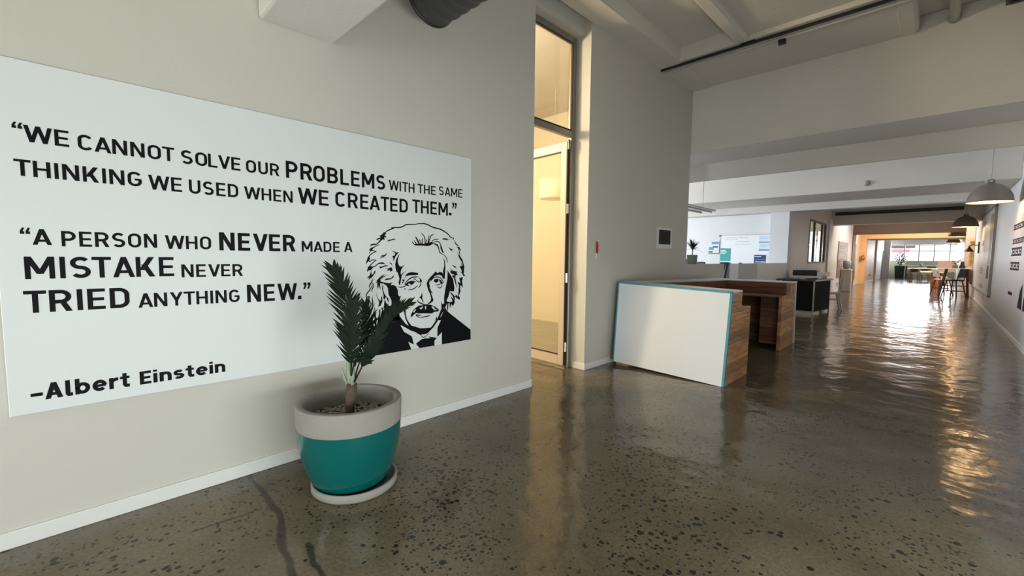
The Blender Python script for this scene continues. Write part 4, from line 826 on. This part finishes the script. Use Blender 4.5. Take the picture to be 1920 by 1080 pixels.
# ------------------------------------------------------------------ office behind the low wall
t = thing('whiteboard', 'wide white writing board on the far office wall', 'board', (-4.4, 14.98, 1.0))
part('panel', B(-5.12, -3.64, 14.97, 15.0, 0.95, 2.20), mat('whiteboard_white', (0.86, 0.87, 0.90), 0.25), t)
f = nb(); box(f, -5.13, -3.63, 14.962, 15.0, 2.19, 2.205); box(f, -5.13, -3.63, 14.94, 15.0, 0.94, 0.955); box(f, -5.13, -5.12, 14.962, 15.0, 0.95, 2.2); box(f, -3.64, -3.63, 14.962, 15.0, 0.95, 2.2)
part('frame', f, M_steel, t)
b = nb(); rn = random.Random(5)
for (x0, z0, n_) in ((-5.0, 2.11, 8), (-4.98, 2.06, 6), (-4.65, 1.98, 6), (-4.68, 1.90, 8), (-4.55, 2.1, 4)):
    x = x0
    for i in range(n_):
        wv = rn.uniform(0.03, 0.07); box(b, x, x + wv, 14.9685, 14.97, z0, z0 + rn.uniform(0.006, 0.016)); x += wv + 0.015
part('marking', b, M_grey, t)
part('clip', B(-5.17, -5.12, 14.95, 14.98, 2.17, 2.21), M_black, t)
C_navy = mat('navy_print', (0.03, 0.05, 0.12), 0.5); C_sky = mat('blue_print', (0.10, 0.30, 0.60), 0.5); C_lt = mat('pale_blue_print', (0.45, 0.62, 0.82), 0.5); C_teal = mat('teal_print', (0.05, 0.38, 0.36), 0.5)
def sheet(label, x0, x1, z0, z1, base, marks, y=14.962):
    t = thing('wall_poster', label, 'poster', ((x0 + x1) / 2, y, z0), 'posters on the far office wall')
    part('paper', B(x0, x1, y, 14.969 if y > 14.95 else y + .004, z0, z1), base, t)
    for i, (a0, a1, c0, c1, m) in enumerate(marks):
        part('print', B(x0 + (x1 - x0) * a0, x0 + (x1 - x0) * a1, y - .002, y, z0 + (z1 - z0) * c0, z0 + (z1 - z0) * c1), m, t)
sheet('pale sheet with blue shapes left of the whiteboard', -5.50, -5.16, 1.60, 2.03, M_print, [(.3, .95, .74, .92, C_sky), (.05, .5, .3, .52, C_sky), (.42, .9, .48, .58, C_navy), (.02, .42, .10, .2, C_navy), (0, 1, 0, .05, C_navy)])
sheet('green-teal poster on the lower left of the whiteboard', -5.12, -4.80, 1.36, 1.78, C_teal, [(.05, .45, .92, .97, C_navy), (.05, .5, .8, .88, M_print), (.05, .65, .68, .76, M_print), (.05, .5, .56, .64, M_print)])
sheet('sheet with blue horizontal bands at the right edge of the whiteboard', -3.98, -3.66, 1.70, 2.14, M_print, [(0, 1, .95, 1, C_lt), (0, .8, .83, .88, C_lt), (0, 1, .56, .64, C_sky), (0, 1, .38, .42, C_lt), (.2, .7, .28, .33, C_lt), (0, 1, .0, .1, C_sky)])
sheet('dark navy poster at the lower right of the whiteboard', -4.10, -3.77, 1.20, 1.57, C_navy, [(.05, .6, .82, .9, C_lt), (.1, .5, .38, .46, C_lt), (.55, .95, .36, .46, C_lt), (.1, .9, .6, .63, C_sky)])
sheet('thin white sheet under the banded sheet on the whiteboard', -3.75, -3.66, 1.2, 1.66, M_print, [(.2, .8, .6, .62, M_grey)], 14.964)
# hanging linear light
t = thing('linear_pendant', 'long grey linear light hung from a thin rod over the office', 'lamp', (-3.95, 9.9, 2.55))
part('housing', B(-4.28, -3.62 - .25, 8.2, 10.9, 2.575, 2.615, 0.006), M_steel, t)
M_tube = mat('tube_white', (0.9, 0.9, 0.9), 0.3)
for x in (-4.2, -3.96): part('lamp_tube', tube(nb(), [(x, 8.25, 2.56), (x, 10.85, 2.56)], 0.018, 8), M_tube, t, smooth=True)
for y in (8.6, 10.55): part('rod', tube(nb(), [(-4.05, y, 2.615), (-4.05, y, 4.5)], 0.006, 6), M_grey, t)
# little plant on the low wall
t = thing('small_potted_plant', 'small spiky plant in a sage green square pot on the low wall', 'plant', (-3.235, 8.02, 1.34))
box_ = nb(); box(box_, -0.07, 0.07, -0.085, 0.085, 0, 0.17, 0.006)
for v in box_.verts:
    k = 0.88 + 0.12 * v.co.z / 0.17; v.co.x *= k; v.co.y *= k
part('pot', box_, M_green, t, False, False)
part('stem', tube(nb(), [(0, 0, .15), (0.004, .0, .24), (0, .004, .30)], 0.008, 6), mat('twig', (0.10, 0.09, 0.05), 0.7), t, True, False)
b = nb(); rn = random.Random(11)
for i in range(64):
    az = rn.uniform(0, 2 * pi); el = radians(rn.uniform(5, 85)); L_ = rn.uniform(.17, .27)
    d = Vector((cos(az) * cos(el), sin(az) * cos(el), sin(el))); s = d.cross(Vector((0, 0, 1))).normalized() * 0.012
    base = Vector((0, 0, .285 + rn.uniform(-.03, .03)))
    pr2 = None
    for k in range(4):
        q = k / 3; c = base + d * L_ * q + Vector((0, 0, -0.06 * q * q)); ww = s * (0.5, 1, .7, .05)[k]
        row = (b.verts.new(c - ww), b.verts.new(c + ww))
        if pr2: b.faces.new((pr2[0], pr2[1], row[1], row[0]))
        pr2 = row
part('leaves', b, mat('spiky_leaf', (0.03, 0.06, 0.03), 0.5), t, False, False)
# office chairs
def office_chair(loc, rot, m, label, frame=None, group='office chairs behind the low wall'):
    fr = frame or M_black
    t = thing('office_chair', label, 'chair', loc, group)
    part('seat', B(-.24, .24, -.24, .24, .46, .54, .03, 2), m, t, False, False)
    b = nb(); box(b, -.22, .22, .19, .25, .62, 1.345, .04, 2)
    for v in b.verts:
        k = 1 - 0.35 * max(0, (v.co.z - .95) / .35) ** 2; v.co.x *= k; v.co.y += .12 * (v.co.z - .6)
    part('backrest', b, m, t, False, False)
    part('column', tube(nb(), [(0, 0, .1), (0, 0, .46)], .03, 10), M_steel, t, False, False)
    for k in range(5):
        a = k * 2 * pi / 5; q = bar(nb(), (0, 0, .12), (.28 * cos(a), .28 * sin(a), .07), .045, .03)
        lg = part('leg', q, fr, t, False, False)
        part('caster', tube(nb(), [(.28 * cos(a) - .015, .28 * sin(a), .03), (.28 * cos(a) + .015, .28 * sin(a), .03)], .03, 10), M_black, lg, False, False)
    for sx in (-1, 1):
        part('armrest', tube(nb(), [(sx * .25, .1, .5), (sx * .29, .08, .68), (sx * .29, -.14, .69)], .016, 6), fr, t, False, False)
    part('back_support', bar(nb(), (0, .2, .5), (0, .24, .75), .06, .03), fr, t, False, False)
    t.rotation_euler = (0, 0, rot); return t
ch_ = office_chair((-3.78, 10.75, 0), radians(-90), M_black, 'black office chair left of the gap in the low wall')
dup(ch_, (-3.86, 11.82, 0), radians(-88), 'black office chair right of the gap in the low wall')
dup(ch_, (-5.0, 13.5, 0), radians(170), 'black office chair whose top peeks over the low wall right of the small plant')
dup(ch_, (-4.35, 13.35, 0), radians(185), 'black office chair peeking over the low wall between the small plant and the gap')
# office desk and monitor behind the low wall
t = thing('office_desk', 'white office table hidden behind the low wall with the plant', 'desk', (-4.2, 8.7, 0))
part('desktop', B(-4.9, -3.42, 8.35, 9.1, .70, .73), M_white, t)
for x in (-4.85, -3.47):
    for y in (8.4, 9.05): part('leg', B(x - .02, x + .02, y - .02, y + .02, 0, .70), M_steel, t)
t = thing('monitor', 'black monitor edge beside the small plant behind the low wall', 'monitor', (-3.61, 8.70, .73))
part('screen', B(-.03, .0, -.23, .23, .33, .70, .005), M_black, t, False, False)
part('stand', B(-.04, -.02, -.03, .03, .0, .4), M_black, t, False, False)
part('base', B(-.12, .08, -.12, .12, 0, .012), M_black, t, False, False)

# ------------------------------------------------------------------ black desk with printer
t = thing('high_desk', 'high desk with dark top and black side panels past the wooden counter', 'desk', (-2.7, 14.2, 0))
part('desktop', prism(nb(), [(-3.10, 13.45), (-2.22, 13.5), (-2.06, 14.95), (-3.10, 14.95)], .875, .91), wood('dark_top', (0.05, 0.028, 0.02), (0.11, 0.06, 0.04), 0, 'X', 0.35), t)
part('edge_strip', prism(nb(), [(-2.222, 13.49), (-2.212, 13.49), (-2.05, 14.96), (-2.062, 14.96)], .872, .912), M_whitepl, t, label='pale front edge')
part('front_panel', prism(nb(), [(-2.98, 13.50), (-2.27, 13.54), (-2.27, 13.56), (-2.98, 13.52)], .08, .875), M_blackm, t)
part('side_panel', prism(nb(), [(-2.26, 13.58), (-2.11, 14.88), (-2.13, 14.88), (-2.28, 13.58)], .06, .875), M_blackm, t)
for (x, y) in ((-2.255, 13.545), (-2.115, 14.9), (-3.0, 13.52), (-3.03, 14.88)):
    part('leg', B(x - .016, x + .016, y - .016, y + .016, 0, .875), M_steel, t)
part('foot_rail', bar(nb(), (-3.0, 13.5, .07), (-2.26, 13.53, .07), .03, .03), M_steel, t)
t = thing('printer', 'wide black and pale grey printer on the high desk', 'printer', (-2.75, 14.6, .91))
part('base_tray', B(-2.98, -2.24, 14.35, 14.85, .9115, .985, .01), M_whitepl, t)
part('body', B(-2.93, -2.36, 14.40, 14.85, .985, 1.14, .02, 2), M_black, t)
part('side_cover', B(-2.36, -2.12, 14.42, 14.85, .985, 1.10, .01), M_whitepl, t)
t = thing('open_magazine', 'open white magazine lying on the high desk', 'magazine', (-2.75, 13.9, .91))
b = nb()
for sx in (-1, 1):
    v = [b.verts.new((-2.72 + sx * (0.005 + 0.2 * k / 5), 13.75 + q * .3, .911 + .018 * sin(pi * min(1, k / 4)))) for k in range(6) for q in (0, 1)]
    for k in range(5): b.faces.new((v[2 * k], v[2 * k + 1], v[2 * k + 3], v[2 * k + 2]))
part('pages', b, M_print, t)
t = thing('cable', 'black cable lying beside the magazine on the high desk', 'cable', (-2.4, 14.1, .91))
part('cord', tube(nb(), [(-2.5, 13.95, .924), (-2.42, 14.0, .924), (-2.38, 14.08, .924), (-2.3, 14.15, .924), (-2.33, 14.3, .924), (-2.4, 14.33, .924)], .012, 6), M_black, t)

# ------------------------------------------------------------------ hall left side
t = thing('water_cooler', 'tall beige water cooler with a blue-grey bottle against the hall wall', 'water cooler', (-2.88, 24.45, 0))
part('body', B(-3.08, -2.70, 24.28, 24.64, 0, 1.02, .02, 2), mat('beige_body', (0.45, 0.42, 0.38), 0.5), t)
part('tap', tube(nb(), [(-2.70, 24.4, .92), (-2.66, 24.4, .92), (-2.65, 24.4, .88)], .015, 6), M_black, t)
part('bottle', lathe(nb(), [(0, 1.02), (.06, 1.02), (.14, 1.08), (.145, 1.38), (.12, 1.42), (0, 1.43)], 24, (-2.89, 24.46)), mat('bottle_blue', (0.35, 0.42, 0.47), 0.15), t, True)
t = thing('noticeboard', 'brown framed notice board with text lines on the hall wall', 'board', (-3.12, 24.75, .65))
part('panel', B(-3.118, -3.09, 23.4, 26.1, .66, 2.25), mat('brown_board', (0.26, 0.19, 0.15), 0.5, var=.1), t)
b = nb()
for i, z in enumerate((2.02, 1.93, 1.80, 1.72, 1.42, 1.36, 1.12)): box(b, -3.09, -3.087, 23.6, 25.4 - (i % 3) * .25, z, z + .045)
part('print', b, mat('dark_brown_print', (0.12, 0.08, 0.07), 0.5), t)
t = thing('wall_socket', 'white socket plate low on the hall wall below the notice board', 'socket', (-3.12, 23.7, .3))
part('plate', B(-3.12, -3.105, 23.55, 23.9, .28, .46, .004), M_whitepl, t); part('outlet', B(-3.105, -3.10, 23.68, 23.78, .33, .41), M_black, t)
t = thing('hall_poster', 'dark brown poster with pale squares beyond the brown portal', 'poster', (-3.38, 29.9, .9))
part('panel', B(-3.378, -3.35, 29.3, 31.6, .3, 2.32), mat('brown_poster', (0.17, 0.10, 0.09), 0.5, var=.2), t)
b = nb()
for y in (29.7, 30.5): 
    for z in (1.15, 1.7): box(b, -3.35, -3.346, y, y + .45, z, z + .38)
part('print', b, M_print, t)
t = thing('wall_lantern', 'small brass lantern on the warm-lit pillar', 'lamp', (-3.2, 33.3, 1.5))
part('body', lathe(nb(), [(0, 1.46), (.09, 1.46), (.11, 1.50), (.06, 1.68), (0.02, 1.72), (0, 1.74)], 12, (-3.2, 33.2)), mat('brass', (0.35, 0.18, 0.06), 0.4, 0.6), t)
part('arm', tube(nb(), [(-3.2, 33.3, 1.75), (-3.2, 33.2, 1.73)], .012, 6), M_black, t)
t = thing('wall_switch', 'small dark box low on the white far hall wall', 'socket', (-3.12, 37.0, .4))
part('plate', B(-3.12, -3.09, 36.4, 36.8, .36, .5), M_grey, t)

# ------------------------------------------------------------------ right wall
t = thing('framed_board', 'large white framed board with printed pictures on the right wall', 'board', (1.05, 20.8, .5))
part('panel', B(1.02, XR, 17.1, 24.75, .52, 2.9), M_print, t)
f = nb(); 
for a in ((17.0, 17.1, .5, 2.92), (24.75, 24.8, .5, 2.92), (17.0, 24.8, 2.9, 2.95), (17.0, 24.8, .48, .52)): box(f, 1.0, XR, a[0], a[1], a[2], a[3])
part('frame', f, mat('grey_frame', (0.32, 0.31, 0.30), 0.4), t)
M_strip = mat('sepia_print', (0.36, 0.27, 0.15), 0.5, var=0.7, vscale=5)
part('photo_strip', B(1.016, 1.02, 17.5, 18.3, 1.35, 2.75), M_strip, t, label='tall sepia photo strip')
part('photo_strip', B(1.016, 1.02, 17.7, 18.3, .95, 1.33), mat('dark_strip', (0.03, 0.03, 0.035), 0.5, var=.5, vscale=9), t, label='dark strip below the sepia photo')
b = nb()
for (y, z, wv, h) in ((20.0, 2.55, .9, .14), (20.2, 1.95, .8, .16), (20.0, 1.05, 1.0, .2), (19.3, .62, 1.6, .12), (17.3, .62, .5, .12)):
    for k in range(3): box(b, 1.016, 1.02, y, y + wv - .1 * k, z + h * k * .36, z + h * k * .36 + h * .22)
part('text_block', b, M_grey, t)
t = thing('wall_poster', 'white quote poster with a dark portrait at the right edge of the photo', 'poster', (1.05, 11.9, .6))
part('panel', B(1.04, XR, 9.2, 13.35, .62, 2.32), mat('pinkish_print', (0.74, 0.68, 0.70), 0.5), t)
b = nb(); rn = random.Random(9)
for (z, h, y1, n_) in ((2.05, .11, 13.05, 9), (1.78, .10, 13.05, 9), (1.55, .16, 13.05, 6), (1.28, .16, 13.05, 6)):
    y = y1
    for k in range(n_):
        wv = rn.uniform(.10, .17) * (1.3 if h > .12 else 1)
        th = h * .24
        box(b, 1.037, 1.04, y - wv, y, z, z + th); box(b, 1.037, 1.04, y - wv, y, z + h - th, z + h)
        box(b, 1.037, 1.04, y - wv, y - wv + .04, z, z + h)
        if k % 2: box(b, 1.037, 1.04, y - wv, y, z + h * .4, z + h * .6)
        y -= wv + .05
box(b, 1.037, 1.04, 12.4, 13.0, .80, .86)
part('lettering', b, M_ink, t)
b = nb()
flat(b, [[(11.55, .64), (11.35, .95), (11.1, 1.08), (11.0, .64)], [(10.9, .64), (10.75, 1.2), (10.3, 1.25), (10.2, .64)], [(10.95, 1.3), (10.9, 1.9), (10.7, 2.1), (10.72, 1.6), (10.85, 1.25)], [(11.0, 1.45), (10.98, 1.7), (10.9, 1.72), (10.93, 1.45)]], lambda a, b_: (1.0385, a, b_))
for fc in b.faces:
    fc.normal_update()
    if fc.normal.x > 0: fc.normal_flip()
part('portrait_drawing', b, M_ink, t)
t = thing('wall_lamp', 'black gooseneck wall lamp with a cone shade on the right wall', 'lamp', (1.02, 22.3, 1.9))
part('plate', B(0.985, 1.02, 22.2, 22.4, 1.72, 2.12), M_black, t)
part('arm', tube(nb(), [(0.99, 22.3, 2.0), (0.85, 22.3, 2.02), (0.78, 22.3, 1.98)], .014, 8), M_black, t)
part('lamp_shade', lathe(nb(), [(0.02, 1.98), (.03, 1.93), (.05, 1.90), (.13, 1.78), (.125, 1.775), (0, 1.86)], 24, (0.78, 22.3)), M_black, t)
t = thing('wall_socket', 'white socket low on the right wall under the framed board', 'socket', (XR, 19.4, .33))
part('plate', B(1.04, XR, 19.2, 19.6, .28, .44, .004), M_whitepl, t); part('outlet', B(1.035, 1.04, 19.33, 19.45, .33, .39), M_grey, t)
t = thing('timber_slab', 'rough-edged pale timber slab fixed upright on the right wall', 'timber', (1.0, 25.2, .6))
b = nb(); rn = random.Random(21); outl = []
for i in range(15): outl.append((25.0 + rn.uniform(-.05, .05), .6 + 1.75 * i / 14))
for i in range(15): outl.append((25.75 + rn.uniform(-.04, .04), 2.35 - 1.75 * i / 14))
prism(b, outl, .9, XR, 'x'); part('slab', b, wood('slab_wood', (0.42, 0.26, 0.10), (0.70, 0.48, 0.22), 0, 'Z'), t)
part('bracket', B(.98, XR, 25.2, 25.5, .52, .6), M_dkgrey, t)

# ------------------------------------------------------------------ far furniture
M_walnut = wood('walnut_legs', (0.028, 0.012, 0.009), (0.06, 0.028, 0.018), 0, 'Z')
t = thing('bar_table', 'high bar table with thin white top and dark splayed legs near the right wall', 'table', (.5, 24.7, 0))
part('tabletop', B(.05, .96, 24.3, 25.2, 1.12, 1.15, .004), M_white, t)
for (a, c) in (((.12, 24.4), (.30, 24.6)), ((.93, 24.35), (.86, 24.6)), ((.12, 25.1), (.28, 24.9)), ((.93, 25.15), (.86, 24.9))):
    part('leg', bar(nb(), (a[0], a[1], 0), (c[0], c[1], 1.12), .045, .045), M_walnut, t)
part('stretcher', bar(nb(), (.18, 24.48, .45), (.90, 24.46, .45), .03, .03), M_walnut, t)
def stool(loc, rot, label, seat, fr, h=.72):
    t = thing('bar_stool', label, 'chair', loc, 'bar stools at the high table')
    part('seat', B(-.2, .2, -.2, .2, h - .05, h, .02, 2), seat, t, False, False)
    b = nb(); box(b, -.2, .2, .16, .21, h + .08, h + .42, .02, 2)
    for v in b.verts: v.co.y += .25 * (v.co.z - h)
    part('backrest', b, seat, t, False, False)
    for sx in (-1, 1):
        for sy in (-1, 1): part('leg', bar(nb(), (sx * .25, sy * .25, 0), (sx * .16, sy * .15, h - .05), .035, .035), fr, t, False, False)
        part('back_post', bar(nb(), (sx * .17, .17, h - .04), (sx * .17, .28, h + .3), .025, .025), fr, t, False, False)
    for a in (((-.21, -.21), (.21, -.21)), ((.21, -.21), (.21, .21)), ((.21, .21), (-.21, .21)), ((-.21, .21), (-.21, -.21))):
        part('footrest', bar(nb(), (*a[0], .28), (*a[1], .28), .025, .025), fr, t, False, False)
    t.rotation_euler = (0, 0, rot); return t
stool((-2.16, 15.5, 0), radians(-75), 'white chair standing behind the high desk', M_whitepl, M_whitepl, .5)['group'] = 'white chair'
stool((.52, 23.9, 0), radians(-60), 'dark bar stool with slanting black backrest at the high table', M_blackm, M_walnut)
stool((.2, 25.75, 0), radians(120), 'second bar stool behind the high table with pale seat', M_whitepl, M_walnut, .68)
stool((.22, 31.2, 0), radians(90), 'red-legged stool between the high table and the box desk', M_whitepl, mat('red_paint', (0.5, 0.08, 0.05), 0.5), .62)
def bush(t, c, z0, r, h, n, m, seed, L_=.14):
    b = nb(); rn = random.Random(seed)
    for i in range(n):
        az = rn.uniform(0, 2 * pi); q = rn.random() ** .6; zz = rn.random()
        p = Vector((c[0] + r * q * cos(az) * (0.35 + .65 * zz), c[1] + r * q * sin(az) * (0.35 + .65 * zz), z0 + h * zz))
        d = Vector((cos(az) + rn.uniform(-.5, .5), sin(az) + rn.uniform(-.5, .5), rn.uniform(-.2, .9))).normalized(); s = d.cross(Vector((0, 0, 1))).normalized()
        l = L_ * rn.uniform(.6, 1.2); ww = s * l * .22
        a = b.verts.new(p); c1 = b.verts.new(p + d * l * .5 + ww); c2 = b.verts.new(p + d * l); c3 = b.verts.new(p + d * l * .5 - ww)
        b.faces.new((a, c1, c2, c3))
    return part('leaves', b, m, t)
M_leaf1 = mat('green_leaves', (0.07, 0.11, 0.045), 0.5, var=.4, vscale=8)
t = thing('table_plant', 'small potted plant on the high bar table', 'plant', (.52, 24.6, 1.15))
part('pot', B(.44, .60, 24.52, 24.68, 1.15, 1.27, .006), mat('brown_pot', (0.22, 0.13, 0.08), 0.6), t)
bush(t, (.52, 24.6), 1.26, .12, .16, 40, M_leaf1, 4, .12)
t = thing('black_vase', 'tall black vase on the right end of the high bar table', 'vase', (.72, 24.75, 1.15))
part('body', lathe(nb(), [(0, 1.15), (.08, 1.15), (.10, 1.2), (.06, 1.28), (.045, 1.36), (.055, 1.42), (0, 1.42)], 20, (.72, 24.75)), M_black, t, True)
t = thing('pink_partition', 'low pinkish partition board behind the high bar table', 'partition', (.25, 27.3, 0))
part('panel', B(.03, .62, 27.28, 27.33, .95, 1.45), mat('pink_board', (0.62, 0.42, 0.34), 0.6), t)
for x in (.06, .59): part('post', B(x - .015, x + .015, 27.29, 27.32, 0, .95), M_grey, t)
t = thing('box_desk', 'brown wooden box desk with a white top in the far hall', 'desk', (0, 32.5, 0))
part('body', B(-.2, .2, 32.1, 33.2, 0, .80), M_plankX, t)
part('desktop', B(-.62, .26, 32.0, 33.3, .80, .86), M_white, t)
part('shelf', B(-.60, .20, 32.1, 33.2, .94, 1.0), mat('plum_board', (0.07, 0.03, 0.05), 0.5), t)
part('upper_top', B(-.70, .26, 32.0, 33.3, 1.0, 1.04), M_white, t)
for x in (-.55, .18): part('post', B(x - .02, x + .02, 32.6, 32.7, .86, .94), M_grey, t)
t = thing('laptop', 'dark closed laptop on the box desk', 'laptop', (-.2, 32.5, 1.04))
part('body', B(-.38, -.02, 32.4, 32.75, 1.04, 1.08, .004), M_black, t); part('screen', B(-.38, -.02, 32.75, 32.77, 1.04, 1.14), M_black, t)
t = thing('trestle_table', 'long low white table on pale wooden trestle legs by the end window', 'table', (-1.0, 42.3, 0))
part('tabletop', B(-1.5, .2, 42.0, 43.2, .83, .88), M_white, t)
M_pale = wood('pale_legs', (0.50, 0.33, 0.18), (0.68, 0.48, 0.28), 0, 'Z')
for x in (-1.35, -.1):
    for s in (-1, 1): 
        part('leg', bar(nb(), (x + s * .16, 42.1, 0), (x, 42.2, .83), .05, .05), M_pale, t)
        part('leg', bar(nb(), (x + s * .16, 43.1, 0), (x, 43.0, .83), .05, .05), M_pale, t)
def side_chair(loc, rot, label, group=None):
    t = thing('wooden_chair', label, 'chair', loc, group or 'wooden chairs by the end window')
    part('seat', B(-.22, .22, -.22, .22, .43, .46), M_brown, t, False, False)
    part('backrest', B(-.22, .22, .18, .22, .62, .86, .01), M_brown, t, False, False)
    for sx in (-1, 1):
        part('leg', bar(nb(), (sx * .22, -.22, 0), (sx * .17, -.17, .43), .04, .04), M_pale, t, False, False)
        part('leg', bar(nb(), (sx * .22, .24, 0), (sx * .18, .2, .86), .04, .04), M_pale, t, False, False)
    t.rotation_euler = (0, 0, rot); return t
c0 = side_chair((-1.12, 41.7, 0), radians(180), 'brown chair at the left end of the long white table')
dup(c0, (-.56, 41.6, 0), radians(170), 'brown chair in the middle of the long white table')
dup(c0, (.08, 41.7, 0), radians(190), 'brown chair at the right end of the long white table')
t = thing('window_bench', 'dark-framed side table behind the trestle table at the end window', 'table', (-1.0, 46, 0))
part('tabletop', B(-1.75, .3, 45.6, 46.3, .98, 1.03), M_dkgrey, t)
for x in (-1.7, .25): 
    for y in (45.65, 46.25): part('leg', B(x - .03, x + .03, y - .03, y + .03, 0, .98), M_dkgrey, t)
t = thing('desk_plant', 'tiny potted plant on the dark side table', 'plant', (-.9, 45.9, 1.03))
part('pot', B(-.95, -.85, 45.85, 45.95, 1.03, 1.13), M_green, t); bush(t, (-.9, 45.9), 1.13, .15, .3, 40, M_leaf1, 6, .14)
t = thing('tall_potted_shrub', 'big leafy shrub in a tall dark green planter at the end window', 'plant', (-2.28, 46.6, 0))
pt = nb(); box(pt, -2.43, -1.81, 46.3, 46.9, 0, 1.0, .01)
for v in pt.verts:
    k = .8 + .2 * v.co.z; v.co.x = -2.12 + (v.co.x + 2.12) * k; v.co.y = 46.6 + (v.co.y - 46.6) * k
part('planter', pt, mat('dark_planter', (0.035, 0.055, 0.05), 0.5), t)
b = nb(); rn = random.Random(2)
for i in range(7): a = i * .9; tube(b, [(-2.12, 46.6, .95), (-2.12 + .12 * cos(a), 46.6 + .12 * sin(a), 1.3), (-2.12 + .35 * cos(a), 46.6 + .35 * sin(a), 1.8)], .012, 5)
part('stems', b, M_trunk, t)
bush(t, (-2.12, 46.55), 1.0, .58, 1.0, 420, M_leaf1, 8, .20)
t = thing('blue_crate', 'dark blue crate on the floor beside the tall green planter', 'box', (-1.85, 46.5, 0))
part('body', B(-1.72, -1.36, 46.3, 46.8, 0, .38, .01), mat('blue_crate', (0.03, 0.05, 0.13), 0.5), t)
part('lid', B(-1.73, -1.35, 46.29, 46.81, .38, .42, .005), mat('blue_lid', (0.03, 0.05, 0.13), 0.5), t)
# warm room: a drum lamp seen through the door glass
t = thing('drum_lamp', 'pale drum pendant lamp seen through the open glass door', 'lamp', (-5.15, 6.3, 2.6))
part('lamp_shade', lathe(nb(), [(.0, 2.52), (.26, 2.52), (.28, 2.55), (.28, 2.85), (.26, 2.88), (0, 2.88)], 32, (-5.15, 6.3)), mat('drum_white', (0.85, 0.8, 0.7), 0.6), t, True)
part('cord', tube(nb(), [(-5.15, 6.3, 2.88), (-5.15, 6.3, 4.5)], .003, 6), M_whitepl, t)

# the building across the street, seen through the end window
t = thing('building', 'pale building with dark windows and a pinkish band beyond the end window', 'building', (-3.5, 77, 0))
part('facade', B(-9.5, -0.5, 75, 80, -3, 4.6), mat('pale_facade', (0.75, 0.73, 0.72), 0.8), t)
for x0, x1 in ((-5.9, -4.9), (-4.55, -2.1)): part('window', B(x0, x1, 74.95, 75, 3.0, 3.35), mat('dark_glazing', (0.08, 0.07, 0.08), 0.4), t)
part('awning', B(-6.4, -2.6, 74.5, 75, 2.45, 2.85), mat('pink_awning', (0.75, 0.22, 0.28), 0.7), t)
